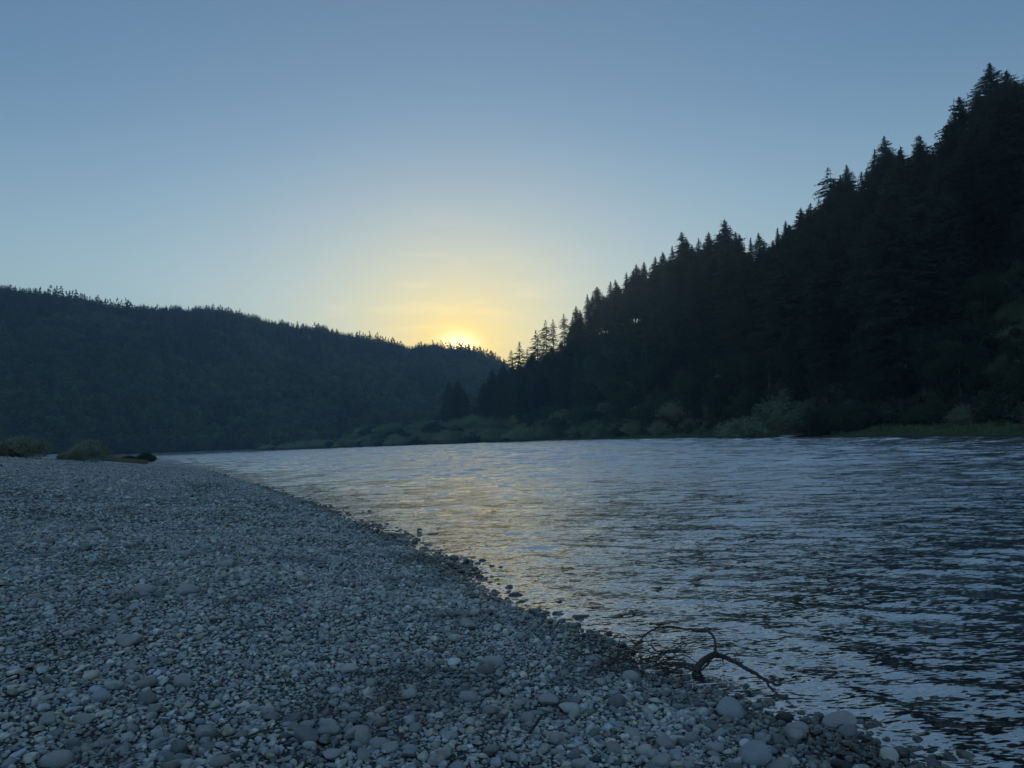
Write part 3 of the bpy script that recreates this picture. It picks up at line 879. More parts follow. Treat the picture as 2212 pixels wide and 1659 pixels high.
def limb_tris(p0, p1, r0):
    """a thin four-sided limb as eight triangles"""
    d = unit(p1 - p0); a = unit(np.cross(d, [0.3, 0.2, 1.0])); b = np.cross(d, a)
    c0 = [p0 + r0 * k for k in (a, b, -a, -b)]; c1 = [p1 + r0 * .4 * k for k in (a, b, -a, -b)]
    return [t for i in range(4) for t in ((c0[i], c0[(i + 1) % 4], c1[i]), (c0[(i + 1) % 4], c1[(i + 1) % 4], c1[i]))]


def conifer(seed, h, R, base, step, sparse=0.0, droop=.3, tuft=.6, power=.8, lumpy=.35):
    r = np.random.default_rng(seed); T = []; limbs = []
    z = base * h; phase = r.uniform(0, 6)
    lump = r.uniform(0, 6, 4)
    while z < h * .992:
        q = (z - base * h) / (h * (1 - base))
        prof = min(R * min(1, .55 + 2.2 * q), power * (h - z)) + .10
        for k in range(r.integers(4, 7)):
            if r.uniform() < sparse: continue
            a = phase + r.uniform(0, 6.28)
            ls = 1 + lumpy * (math.sin(2 * a + lump[0] + z * .55) * .5 + math.sin(3 * a + lump[1] - z * .9) * .5)
            L = prof * min(r.uniform(.6, 1.15) * ls, 1.22)
            up = r.uniform(.05, .45) * (.4 + q); dr = droop * r.uniform(.6, 1.4)
            n = max(3, int(L / .26)); s = np.linspace(.12, 1, n) + r.normal(0, .02, n)
            rd = np.array([math.cos(a), math.sin(a), 0])
            P = rd * (s * L)[:, None]; P[:, 2] = z + up * s * L - dr * s * s * L
            limbs += limb_tris(np.array([0, 0, z]), P[int(n * .7)], .03 + .012 * L)
            for rep in range(3):
                m = len(P); yaw = r.normal(0, .95, m); el = r.normal(-.15, .35, m)
                d = np.stack([np.cos(a + yaw) * np.cos(el), np.sin(a + yaw) * np.cos(el), np.sin(el)], 1)
                side = unit(np.cross(d, r.normal(size=(m, 3))))
                ln = tuft * r.uniform(.6, 1.25, m) * (.55 + .45 * (1 - s * .5)) * (0.35 + 0.65 * min(1, L / 2))
                T.append(tris_from(P + r.normal(0, .07, (m, 3)), d, ln * r.uniform(.16, .3, m), ln, side))
        z += step * h * r.uniform(.6, 1.4) * (1 - .45 * q)
    m = 14; d = unit(np.stack([r.normal(0, .25, m), r.normal(0, .25, m), np.ones(m)], 1))
    T.append(tris_from(np.stack([np.zeros(m), np.zeros(m), h - r.uniform(.1, 1.2, m)], 1), d, np.full(m, .07), r.uniform(.3, .7, m), unit(np.cross(d, r.normal(size=(m, 3))))))
    return np.concatenate(T + [np.array(limbs)])


def leafy(seed, h, R, base, n_lobes, per, leaf, flat=.8):
    """broadleaf crown: leaf faces over many uneven lobes carried by limbs"""
    r = np.random.default_rng(seed); T = []; limbs = []
    for i in range(n_lobes):
        q = r.uniform(0, 1); a = r.uniform(0, 6.28)
        zc = h * (base + (1 - base) * (.15 + .75 * q)); rr = R * (1 - .75 * abs(q - .35) ** 1.2) * r.uniform(.25, .85)
        c = np.array([math.cos(a) * rr, math.sin(a) * rr, zc]); rl = R * r.uniform(.26, .46)
        limbs += limb_tris(np.array([0, 0, h * base * r.uniform(.5, 1.1)]), c, .02 * h * .25)
        u = unit(r.normal(size=(per, 3))); u[:, 2] *= flat
        P = c + u * (rl * r.uniform(.35, 1.05, per) ** .6)[:, None]
        d = unit(u + r.normal(0, .7, (per, 3)) + [0, 0, .1]); L = leaf * r.uniform(.6, 1.4, per)
        T.append(tris_from(P, d, L * .42, L, unit(np.cross(d, r.normal(size=(per, 3))))))
    return np.concatenate(T + [np.array(limbs)])


def fountain(seed, h, R, stems, per, leaf, spread=1.0):
    """willow-like shrub: arching stems feathered with slim leaves to their tips"""
    r = np.random.default_rng(seed); T = []; limbs = []
    for i in range(stems):
        a = r.uniform(0, 6.28); out = R * r.uniform(.05, 1.0) ** .75 * spread; hh = h * r.uniform(.55, 1.0) * (1 - .55 * (out / (R * spread)) ** 2.2)
        b = np.array([math.cos(a) * out * .25 + r.normal(0, .1 * R), math.sin(a) * out * .25 + r.normal(0, .1 * R), 0])
        s = np.linspace(.18, 1, per); rd = np.array([math.cos(a), math.sin(a), 0])
        P = b + rd * (out * .8 * s ** 1.4)[:, None]; P[:, 2] = hh * (1.25 * s - .25 * s ** 3)
        limbs += limb_tris(b, P[per // 2], .012 * h * .4)
        for rep in range(2):
            yaw = a + r.normal(0, 1.1, per); el = r.normal(.5, .5, per)
            d = np.stack([np.cos(yaw) * np.cos(el), np.sin(yaw) * np.cos(el), np.sin(el)], 1)
            L = leaf * r.uniform(.6, 1.5, per); T.append(tris_from(P + r.normal(0, .035 * R, (per, 3)), d, L * .22, L, unit(np.cross(d, r.normal(size=(per, 3))))))
    return np.concatenate(T + [np.array(limbs)])


CON = {}
for nm, args, slope_ in (('spire0', (1, 30, 4.4, .08, .0125), .36), ('spire1', (2, 30, 4.9, .10, .0125), .42), ('spire2', (3, 30, 4.0, .08, .012), .31), ('spire3', (4, 30, 5.4, .12, .0115), .47),
                         ('full0', (5, 30, 5.6, .08, .0105), .52), ('full1', (6, 30, 5.0, .05, .0105), .60)):
    CON[nm] = (tri_mesh('crown_' + nm, conifer(*args, power=slope_, lumpy=.5), M_NEEDLE), args[0])
for nm, sd, R, slope_ in (('thin0', 11, 3.8, .42), ('thin1', 12, 4.3, .5), ('thin2', 13, 3.2, .36)):
    CON[nm] = (tri_mesh('crown_' + nm, conifer(sd, 30, R, .16, .017, sparse=.36, droop=.45, power=slope_, lumpy=.6), M_NEEDLE), sd)
CON['bronze'] = (tri_mesh('crown_bronze', conifer(21, 30, 5.2, .08, .0125, sparse=.1, power=.48), M_NEEDLE_BROWN), 21)
for k in list(CON):
    t_, b_ = trunk_mesh('trunk_' + k, 30, .32, np.random.default_rng(CON[k][1] + 50), M_BARK)
    CON[k] = (CON[k][0], t_)


def put_tree(name, kinds, x, y, z, h, label, group, cat='tree', wide=1.0, base_h=30.0):
    e = bpy.data.objects.new(name, None); C.objects.link(e); e.empty_display_size = .3
    e.location = (x, y, z); e.rotation_euler = (rnd.gauss(0, .02), rnd.gauss(0, .02), rnd.uniform(0, 6.28))
    k = h / base_h; e.scale = (k * wide, k * wide, k)
    tag(e, label, cat, group)
    link('crown', kinds[0], e); link('trunk', kinds[1], e)
    return e


sky_r = [(940, 880), (965, 835), (990, 825), (1005, 850), (1030, 846), (1048, 815), (1066, 800), (1092, 785), (1106, 775), (1125, 768), (1157, 745), (1176, 725), (1215, 725), (1234, 692), (1262, 648), (1287, 622), (1312, 612), (1330, 604), (1352, 590), (1375, 572), (1400, 562), (1430, 548), (1455, 535), (1480, 505), (1505, 520), (1535, 508), (1570, 480), (1600, 512), (1620, 520), (1640, 510), (1665, 525), (1690, 488), (1715, 462), (1745, 444), (1778, 430), (1795, 372), (1830, 366), (1850, 395), (1880, 360), (1913, 305), (1940, 315), (1960, 330), (1990, 300), (2010, 345), (2030, 330), (2045, 260), (2066, 222), (2085, 250), (2108, 250), (2125, 170), (2150, 165), (2175, 165), (2212, 160), (2500, 60)]
su_, sv_ = np.array(sky_r, float).T

# trees that stand against the sky, left to right: apex u, v, kind, width factor, label
skyline = [
    (970, 824, 'full1', 1.0, 'shorter of the two dark conifers on the low wooded point below the sunset'),
    (989, 819, 'full0', 1.0, 'taller of the two dark conifers on the low wooded point below the sunset'),
    (1003, 842, 'spire1', 1.1, 'small conifer just right of the pair on the low wooded point'),
    (1065, 797, 'full0', 1.1, 'dense conifer at the left end of the spur, first in front of the far hill'),
    (1080, 792, 'spire0', 1.0, 'conifer beside the first dense one at the left end of the spur'),
    (1091, 783, 'spire2', 1.0, 'slim pointed conifer just left of the see-through pair'),
    (1106, 757, 'thin2', 1.0, 'slim see-through conifer, left one of the pair nearest the sunset'),
    (1123, 738, 'thin0', 1.15, 'tall see-through conifer, right one of the pair nearest the sunset'),
    (1139, 753, 'thin1', .9, 'ragged conifer just right of the see-through pair'),
    (1157, 713, 'thin2', 1.2, 'thin open-topped conifer between the see-through pair and the bare-stemmed group'),
    (1176, 691, 'thin1', 1.0, 'leftmost of the bare-stemmed conifers with sky between their trunks'),
    (1192, 689, 'thin0', .9, 'middle of the bare-stemmed conifers with sky between their trunks'),
    (1216, 677, 'thin1', 1.1, 'tallest and rightmost of the bare-stemmed conifers with sky between their trunks'),
    (1235, 684, 'spire0', 1.0, 'conifer closing the gap right of the bare-stemmed group'),
    (1246, 660, 'spire1', 1.0, 'conifer at the foot of the long rising treeline'),
    (1270, 634, 'spire2', 1.0, 'narrow conifer a third step up the rising treeline'),
    (1287, 619, 'full1', 1.0, 'bushy-topped conifer low on the rising treeline'),
    (1312, 608, 'spire2', 1.0, 'needle-sharp conifer between two bushier ones low on the treeline'),
    (1332, 602, 'spire1', 1.0, 'conifer with a blunt top low on the rising treeline'),
    (1352, 588, 'spire0', 1.0, 'slim conifer before the double-tipped clump on the treeline'),
    (1373, 569, 'full0', .9, 'left tip of the double-tipped clump on the treeline'),
    (1390, 566, 'spire3', .9, 'right tip of the double-tipped clump on the treeline'),
    (1412, 554, 'spire1', 1.0, 'conifer right of the double-tipped clump'),
    (1432, 545, 'full1', .9, 'round-shouldered conifer below the first tall spire'),
    (1456, 531, 'spire2', 1.0, 'slender conifer leaning on the first tall spire'),
    (1479, 500, 'spire3', 1.1, 'first tall spire-shaped conifer rising clear of the mid treeline'),
    (1508, 514, 'spire0', 1.0, 'conifer in the dip between the first tall spire and the broad peak'),
    (1527, 502, 'full1', .8, 'twin-topped conifer left of the broad peaked one'),
    (1571, 473, 'full0', 1.1, 'broad pyramid conifer, highest of the mid treeline'),
    (1592, 506, 'spire3', .9, 'conifer on the right shoulder of the broad pyramid one'),
    (1614, 514, 'spire2', .9, 'small pointed conifer in the notch of the treeline'),
    (1641, 502, 'spire3', 1.1, 'lone triangular conifer right of the notch in the treeline'),
    (1668, 518, 'full1', .9, 'low bushy conifer before the treeline climbs again'),
    (1681, 492, 'spire2', 1.0, 'slim conifer at the start of the upper climb'),
    (1695, 477, 'spire0', 1.0, 'pointed conifer second in the upper climb'),
    (1724, 452, 'full1', 1.0, 'dense conifer in the upper climb with a flat shoulder'),
    (1748, 441, 'spire1', 1.0, 'spiky conifer on the upper climb beside a loose-crowned one'),
    (1776, 430, 'thin1', 1.0, 'loose-crowned tree with sky gaps on the upper climb'),
    (1793, 362, 'thin1', 1.3, 'left of the two ragged conifers that stand up like a gate post'),
    (1830, 357, 'spire3', 1.0, 'right of the two ragged conifers that stand up like a gate post'),
    (1866, 369, 'spire2', 1.0, 'small conifer in the saddle below the bronze-tinted one'),
    (1888, 320, 'bronze', .8, 'bronze-tinted conifer on the left of the tall cluster'),
    (1914, 294, 'spire3', 1.0, 'tallest of the cluster beside the bronze-tinted conifer'),
    (1946, 316, 'spire1', .9, 'lower conifer on the right of the bronze-tinted cluster'),
    (1975, 295, 'thin1', 1.3, 'left of two open-branched conifers before the great dark tree'),
    (1996, 294, 'spire1', 1.0, 'right of two open-branched conifers before the great dark tree'),
    (2025, 340, 'thin0', 1.0, 'half-bare tree with stray branches in front of the sky gap'),
    (2066, 210, 'full0', 1.15, 'great dark conifer with layered tiers, second highest of all'),
    (2093, 255, 'spire1', .9, 'conifer filling the gap between the two highest trees'),
    (2136, 138, 'spire3', 1.25, 'highest tree of all, a tall airy conifer near the upper right corner'),
    (2172, 153, 'full1', 1.1, 'dark conifer close behind the highest tree'),
    (2208, 152, 'thin1', 1.2, 'conifer cut by the right edge of the view'),
]


def place_apex(u, v, h_want):
    """walk along the sight line until the ground lies h_want below it"""
    P = np.array([0, 0, CZ]) + np.arange(90, 640, 2.0)[:, None] * ray(u, v)
    _, t = shore(P[:, 0], P[:, 1]); g = far_z(P[:, 0], P[:, 1], t); h = P[:, 2] - g
    sc = np.abs(h - h_want) + .12 * np.abs(t - 66) * np.where(P[:, 1] < 470, 1, .2) + 1e4 * ((t < 8) | (t > 105) | (P[:, 0] < -90))
    k = int(np.argmin(sc))
    return None if sc[k] > 1e3 else (sc[k], P[k, 0], P[k, 1], float(g[k]), float(h[k]))


own_conifers = 0
for u, v, k, wd, lab in skyline:
    b = place_apex(u, v, 30.0 if v < 780 else 22)
    if b is None: print('no place', u, v); continue
    _, x, y, g, h = b
    h = min(h, 62)
    put_tree('conifer_tree', CON[k], x, y, g - .5, h + .5, lab, 'conifers along the skyline of the wooded spur', wide=wd * min(1, 50 / h)); own_conifers += 1

BROAD = []
for i, (h, R, base, lobes) in enumerate(((14, 4.6, .18, 20), (12, 4.8, .15, 20), (16, 4.2, .2, 22), (13, 5.4, .2, 24))):
    BROAD.append((tri_mesh('crown_leafy', leafy(60 + i, h, R, base, lobes, 340, .30), M_LEAF), trunk_mesh('trunk_leafy', h * .85, .22, np.random.default_rng(80 + i), M_PALEBARK, .2)[0], h))
M_MEADOW = leaf_material('leaves_meadow', (0.10, 0.15, 0.075), (0.19, 0.26, 0.13), 0.4)
SHRUB = []
for i, (h, R, m_) in enumerate(((4.2, 3.0, M_WILLOW), (3.6, 3.2, M_WILLOW), (4.6, 2.8, M_WILLOW), (4.5, 3.2, M_PINK), (3.5, 3.0, M_LEAF), (3.8, 2.7, M_LEAF), (3.0, 3.0, M_MEADOW), (3.4, 2.7, M_MEADOW))):
    SHRUB.append((tri_mesh('crown_shrub', fountain(120 + i, h, R, 210, 20, .24), m_), h))


def place_shrub(x, y, z, i, h, label, group, wide=1.0, name='willow_shrub'):
    o = link(name, SHRUB[i][0]); k = h / SHRUB[i][1]; o.location = (x, y, z); o.scale = (k * wide, k * wide, k); o.rotation_euler = (0, 0, rnd.uniform(0, 6.28))
    return tag(o, label, 'shrub', group)


# shrubs the photo shows one by one: u, v of the foot, shape, width px, height px, label
own_shrubs = [
    (1690, 941, 2, 175, 84, 'biggest silvery-green willow thicket leaning over the far waterline'),
    (1600, 943, 0, 110, 50, 'sloping silvery-green willow against the biggest thicket'),
    (1545, 944, 1, 80, 26, 'low end of the silvery-green willow slope'),
    (1512, 935, 3, 105, 88, 'mauve-grey feathery bush behind the far bank willows'),
    (1475, 940, 1, 90, 55, 'dull green bush in front of the mauve-grey one'),
    (1420, 938, 5, 90, 66, 'rounded dark bush left of the mauve-grey one'),
    (1390, 944, 0, 70, 40, 'small grey-green willow under the rounded dark bush'),
    (1780, 938, 4, 130, 62, 'dark green bush right of the biggest willow thicket'),
    (1850, 934, 5, 120, 58, 'dark leafy bush behind the smooth grass bank'),
    (1935, 930, 4, 140, 68, 'leafy dark bush above two pale sprigs on the grass bank'),
    (2010, 925, 5, 120, 50, 'low dark bush at the right end of the grass bank'),
    (2085, 922, 0, 110, 44, 'grey-green scrub on the stony right bank'),
    (2150, 918, 1, 110, 56, 'light scrub above the pale rock on the right bank'),
    (2200, 925, 4, 90, 54, 'green bush at the right edge beside the pale rock'),
]
for u, v, i, wpx, hpx, lab in own_shrubs:
    P = on_level(u, v - 3, 0.7); d = unit(np.array([P[0], P[1]])); P[:2] += d * 1.5
    for _ in range(14):
        _, t = shore(np.array([P[0]]), np.array([P[1]]))
        if t[0] > 4: break
        P[:2] += d * 1.2
    r = math.hypot(P[0], P[1]); g = float(far_z(np.array([P[0]]), np.array([P[1]]))[0])
    h = hpx / F2 * r; w_ = wpx / F2 * r / 2
    place_shrub(P[0], P[1], g - .3, i, h * 1.1, lab, 'bushes along the far bank', wide=(w_ / (SHRUB[i][0].dimensions[0] / 2 if hasattr(SHRUB[i][0], 'dimensions') else 3.0)) / (h * 1.1 / SHRUB[i][1]))

# bank thicket: unlabelled neighbours share a label and a group
placed = []
n_sh = 0
tries = 0
while n_sh < 240 and tries < 14000:
    tries += 1
    q = rng.uniform(0, 1); i = int(q * (len(FAR) - 1)); a, b = FAR[i], FAR[min(i + 1, len(FAR) - 1)]
    p = a + (b - a) * rng.uniform(); t_in = rng.uniform(2.5, 24) ** 1.0
    nrm = unit(np.array([b[1] - a[1], -(b[0] - a[0])]) if np.linalg.norm(b - a) > 0 else np.array([1.0, 0]))
    for sg in (1, -1):
        P = p + nrm * t_in * sg
        _, t = shore(np.array([P[0]]), np.array([P[1]]))
        if t[0] > 2: break
    if t[0] < 2: continue
    u, v = proj([P[0], P[1], 2.0]); u = u[0]
    if not (560 < u < 2330) or P[1] < 30: continue
    if n_sh > 165 and not (560 < u < 1200): continue
    r = math.hypot(*P)
    if any((P[0] - a_) ** 2 + (P[1] - b_) ** 2 < (2.2 + r / 240) ** 2 for a_, b_ in placed): continue
    placed.append(P)
    far_ = P[0] < -25
    g = float(far_hill_z(np.array([P[0]]), np.array([P[1]]))[0]) if P[0] < -118 else float(far_z(np.array([P[0]]), np.array([P[1]]), t)[0])
    if P[0] < -118: g = float(np.interp(t[0], [0, 8, 40], [0, 1.6, 3.0]))
    hmax = 2.4 + .12 * t[0] + r / 130
    h = (1.25 if r > 260 else .8) * hmax * rnd.uniform(.6, 1.15) * float(np.interp(u, [560, 800, 1000, 1300], [.35, .55, .85, .9]))
    if 1750 < u < 2100 and t[0] < 6: continue
    i = rnd.choice([0, 1, 2, 0, 4, 5]) if P[0] > 10 else rnd.choice([0, 1, 6, 7, 6, 7, 5])
    if i >= 6: place_shrub(P[0], P[1], g - .3, i, h, 'light green low willow in the pale green strip along the far bank', 'light green willows on the far bank strip', wide=1.35)
    elif i >= 4: place_shrub(P[0], P[1], g - .3, i, h, 'dark green bush in the crowded thicket along the far bank', 'dark bushes in the far bank thicket', wide=1.25)
    else: place_shrub(P[0], P[1], g - .3, i, h, 'grey-green feathery willow in the crowded thicket along the far bank', 'willows in the far bank thicket', wide=1.25)
    n_sh += 1

# slope forest below the skyline
stand = []
fill, broad = 0, 0
stuff_trees = []
# trees that close the ridge line behind and between the named ones
for u in np.concatenate([np.arange(1040, 2230, 11.0), np.arange(1046, 1250, 9.0), np.arange(1050, 1250, 12.0)]):
    if 1096 < u < 1232: v = float(np.interp(u, su_, sv_)) + rnd.uniform(8, 75)
    else: v = float(np.interp(u, su_, sv_)) + rnd.uniform(6, 34)
    b = place_apex(u + rnd.uniform(-4, 4), v, rnd.uniform(22, 30))
    if b is None: continue
    k = rnd.choice(['spire0', 'spire1', 'spire3', 'full0', 'full1'])
    put_tree('conifer_tree', CON[k], b[1], b[2], b[3] - .5, min(b[4], 60) + .5, 'dark conifer in the packed row just behind the skyline trees', 'conifers packed along the ridge', wide=rnd.uniform(1.0, 1.3) * min(1, 50 / b[4])); own_conifers += 1
    stand.append((b[1], b[2]))
cand = []
for _ in range(9000):
    y = rng.uniform(60, 560); x = rng.uniform(-80, 190)
    cand.append((x, y))
cand = np.array(cand); _, ct = shore(cand[:, 0], cand[:, 1]); cg = far_z(cand[:, 0], cand[:, 1], ct); cu, cv = proj(np.stack([cand[:, 0], cand[:, 1], cg + 10], 1))
for (x, y), t, g, u in zip(cand, ct, cg, cu):
    if t < 11 or t > 84 or u < 930 or u > 2330: continue
    r = math.hypot(x, y)
    gap = 4.6 + r / 90
    if any((x - a) ** 2 + (y - b) ** 2 < gap * gap for a, b in stand): continue
    conif = t > 20 + rnd.uniform(-6, 10) and rnd.uniform(0, 1) > .16
    h = rnd.uniform(22, 46) if conif else rnd.uniform(9, 18) * (1 if t < 26 else 1.3) * (.75 if u > 1950 else 1)
    lim = float(np.interp(u, su_, sv_)) + rnd.uniform(6, 45)
    d_ = np.array([x, y, 0]); w = np.array([x, y, g - CZ]) @ FW
    _, vt = proj([x, y, g + h])
    if vt[0] < lim:
        h -= (lim - vt[0]) * w / F2
    if h < (9 if conif else 6): continue
    stand.append((x, y))
    if conif:
        k = rnd.choice(['spire0', 'spire1', 'spire2', 'spire3', 'full0', 'full1', 'full0', 'full1'])
        if own_conifers < 285 and (r < 330 or u < 1200):
            put_tree('conifer_tree', CON[k], x, y, g - .5, h, 'dark conifer crowded on the steep wooded slope below the skyline', 'conifers crowded on the steep slope', wide=rnd.uniform(.85, 1.45) * (1 if h > 24 else 1.25)); own_conifers += 1
        else: stuff_trees.append((x, y, g - .5, h, k))
    else:
        b = rnd.choice(BROAD)
        put_tree('broadleaf_tree', b, x, y, g - .3, h, 'dark rounded leafy tree among the conifers of the wooded slope', 'leafy trees of the wooded slope', wide=rnd.uniform(1.0, 1.3), base_h=b[2]); broad += 1
print('conifers', own_conifers, 'broad', broad, 'shrubs', n_sh, 'stuff', len(stuff_trees))


def merged(name, kinds, items, mats, kind='stuff'):
    """items: x, y, z, height, index of kind; kinds: triangle arrays of unit height"""
    Vs, ids, nr, tn = [], [], [], []
    for k, (T, mi) in enumerate(kinds):
        it = [i for i in items if i[4] == k]
        if not it: continue
        A = np.array([i[:4] for i in it]); n = len(A)
        an = rng.uniform(0, 6.28, n); ca, sa = np.cos(an)[:, None], np.sin(an)[:, None]
        wd = (rng.uniform(.85, 1.3, n) * np.where(A[:, 3] < 14.2, .8, 1))[:, None] * A[:, 3:4]
        X_, Y_, Z_ = T.reshape(-1, 3).T
        Q = np.stack([(X_ * ca - Y_ * sa) * wd + A[:, 0:1], (X_ * sa + Y_ * ca) * wd + A[:, 1:2], Z_ * A[:, 3:4] + A[:, 2:3]], -1)
        Vs.append(Q.reshape(-1, 3)); ids.append(np.full(n * len(T), mi)); tn.append(np.repeat(rng.uniform(-.1, 1.1, n), len(T) * 3))
        L0 = leaf_normals(T); nr.append(np.stack([L0[:, 0] * ca - L0[:, 1] * sa, L0[:, 0] * sa + L0[:, 1] * ca, np.broadcast_to(L0[:, 2], (n, len(L0)))], -1).reshape(-1, 3))
    V = np.concatenate(Vs); me = mesh_np(name, V, [np.arange(len(V)).reshape(-1, 3)], mats, attrs={'leafn': np.concatenate(nr), 'tone': np.concatenate(tn)})
    me.polygons.foreach_set('material_index', np.concatenate(ids).astype(np.int32)); me.update()
    return tag(link(name, me), kind=kind)


def thin_tris(T, n, seed, grow):
    r = np.random.default_rng(seed); T = T[r.permutation(len(T))[:n]]; c = T.mean(1, keepdims=True)
    return c + (T - c) * grow


mid_kinds = [(thin_tris(conifer(70 + i, 30, 4.6, .08, .014, power=.42), 1400, i, 1.7) / 30, 0) for i in range(3)]
if stuff_trees:
    merged('forest', mid_kinds, [(x, y, z, h, rnd.randrange(3)) for x, y, z, h, k in stuff_trees], [M_NEEDLE])

# the far wooded hill: thousands of crowns, one mass
M_FARN = leaf_material('far_needles', (0.012, 0.024, 0.016), (0.034, 0.052, 0.03), 0.012, tone=True)
M_FARL = leaf_material('far_leaves', (0.026, 0.044, 0.022), (0.08, 0.11, 0.05), 0.012, tone=True)


def far_conifer(seed):
    r = np.random.default_rng(seed); T = []
    for lev in range(9):
        z = .12 + .8 * lev / 9 + r.uniform(-.03, .03); L = .17 * (1 - lev / 9.2) ** .8 + .02
        for k in range(7 if lev < 6 else 4):
            a = r.uniform(0, 6.28); d = unit(np.array([math.cos(a), math.sin(a), r.uniform(-.5, .15)])); l = L * r.uniform(.7, 1.25)
            side = np.array([-math.sin(a), math.cos(a), r.uniform(-.4, .4)]) * l * .26
            p = np.array([0, 0, z + .06]); T.append((p - side * .4, p + d * l + side, p + d * l - side * .3 - [0, 0, .05]))
    T += [((-.03, 0, .78), (.03, 0, .78), (0, 0, 1.0)), ((0, -.03, .78), (0, .03, .78), (0, 0, 1.0)), ((-.02, 0, 0), (.02, 0, 0), (0, 0, .9))]
    return np.array(T)


def far_leafy(seed):
    r = np.random.default_rng(seed); n = 150
    u = unit(r.normal(size=(n, 3))); P = u * [.40, .40, .42] * r.uniform(.6, 1.1, (n, 1)); P[:, 2] += .55
    d = unit(u + r.normal(0, .6, (n, 3))); L = r.uniform(.08, .17, n)
    return tris_from(P, d, L * .55, L, unit(np.cross(d, r.normal(size=(n, 3)))))


far_kinds = [(far_conifer(i), 0) for i in range(4)] + [(far_leafy(i), 1) for i in range(4)]
items = []
n_far = 14500
# undergrowth that covers the slope between the trunks
ux = rng.uniform(-60, 190, 14000); uy = rng.uniform(30, 560, 14000); _, ut = shore(ux, uy); ug = far_z(ux, uy, ut); uu_, _v = proj(np.column_stack([ux, uy, ug]))
k = (ut > 7) & (ut < 75) & (uu_ > 900) & (uu_ < 2400) & (rng.uniform(0, 1, 14000) < np.clip(190 / np.hypot(ux, uy), .2, 1))
merged('undergrowth', [(far_leafy(40 + i), i % 2) for i in range(4)], [(a, b, c - .6, rng.uniform(1.8, 4.6), rnd.randrange(4)) for a, b, c in zip(ux[k], uy[k], ug[k])], [M_LEAF, M_NEEDLE])
aa = rng.uniform(rad(-43), rad(11), n_far); qq = rng.uniform(-.05, 1.12, n_far)
Rr, _z = hill_ridge(aa); foot = np.interp(aa, [rad(-95), rad(-34), rad(-20), rad(-8), rad(25)], [420, 690, 735, 700, 760])
rr_ = foot + (Rr - foot) * qq
ridge_n = 2400
aa = np.concatenate([aa, np.linspace(rad(-43), rad(9), ridge_n) + rng.normal(0, .0006, ridge_n)]); R2, _z = hill_ridge(aa[-ridge_n:])
rr_ = np.concatenate([rr_, R2 * (1 + rng.normal(0, .006, ridge_n))]); qq = np.concatenate([qq, np.ones(ridge_n)])
xs, ys = rr_ * np.sin(aa), rr_ * np.cos(aa); zs = far_hill_z(xs, ys); _, tt = shore(xs, ys)
leafiness = fbm(np.degrees(aa) / 3.0, rr_ / 90, 3, 77) - .75 * qq + .22
for x, y, z, q, t, lf, a in zip(xs, ys, zs, qq, tt, leafiness, aa):
    if t < 18: continue
    if lf > rng.uniform(.22, .42): items.append((x, y, z - 1, rng.uniform(8, 16) * (1 if q < .86 else .55), 4 + rnd.randrange(4)))
    else:
        h = rng.uniform(12, 24) if q < .86 else rng.uniform(7, 11) if q < .985 else rng.uniform(4.5, 8.5) * (1.3 if vnoise(math.degrees(a) * 1.1, 0, 3) > .66 else .8)
        items.append((x, y, z - 1, h, rnd.randrange(4)))
merged('woodland', far_kinds, items, [M_FARN, M_FARL])

# bare pale trunks that show on the slope
for u, v, hpx, lab in ((1431, 800, 95, 'bare pale trunk standing among the dark conifers above the mauve bush'), (1412, 790, 70, 'shorter bare trunk beside the pale one above the mauve bush')):
    b = place_apex(u, v - hpx, 16)
    if b is None: continue
    _, x, y, g, h = b; r = math.hypot(x, y)
    me, _b = trunk_mesh('dead_trunk', h, .24, np.random.default_rng(int(u)), M_PALEBARK)
    o = link('dead_tree', me); o.location = (x - .02 * r, y - .05 * r, g - .4); tag(o, lab, 'dead tree')


# ------------------------------------------------------------------ bushes, grass and driftwood
def plan_at(u, r):
    d = ray(u, 960); q = unit(d[:2]); return q * r


def dense_bush(seed, w, h, n, leaf):
    r = np.random.default_rng(seed); T = []
    for i in range(16):
        a = r.uniform(0, 6.28); q = r.uniform(0, .7); c = np.array([math.cos(a) * q * w * .5, math.sin(a) * q * w * .4, h * (.25 + .45 * (1 - q) * r.uniform(.5, 1.1))]); rl = np.array([w * .2, w * .18, h * .32]) * r.uniform(.7, 1.2)
        u = unit(r.normal(size=(n, 3))); P = c + u * rl * r.uniform(.5, 1.05, (n, 1)); P[:, 2] = np.abs(P[:, 2])
        d = unit(u + [0, 0, .7] + r.normal(0, .45, (n, 3))); L = leaf * r.uniform(.6, 1.5, n)
        T.append(tris_from(P, d, L * .16, L, unit(np.cross(d, r.normal(size=(n, 3))))))
    return np.concatenate(T)


for u, r, wpx, hpx, m_, lab, sd in ((48, 72, 112, 36, M_OLIVE, 'wide olive-green willow bush at the left edge of the gravel bar', 1), (190, 78, 92, 36, M_OLIVE, 'domed olive-green willow bush on the gravel bar crest', 2), (143, 78, 30, 12, M_OLIVE, 'small low tuft at the left foot of the domed bush', 3),
                                    (316, 128, 46, 15, M_DARKGREEN, 'dark green sedge mound at the tip of the gravel bar', 4), (278, 118, 34, 9, M_DARKGREEN, 'low green tussock on the landward side of the sedge mound', 5)):
    p = plan_at(u, r); w, h = wpx / F2 * r, hpx / F2 * r
    z = float(bar_z(np.array([p[0]]), np.array([p[1]]))[0])
    o = link('willow_bush' if m_ is M_OLIVE else 'sedge_mound', tri_mesh('bush', dense_bush(200 + sd, w, h * 1.15, 620, .22 if m_ is M_OLIVE else .2), m_))
    o.location = (p[0], p[1], z - .08); tag(o, lab, 'bush' if m_ is M_OLIVE else 'sedge')


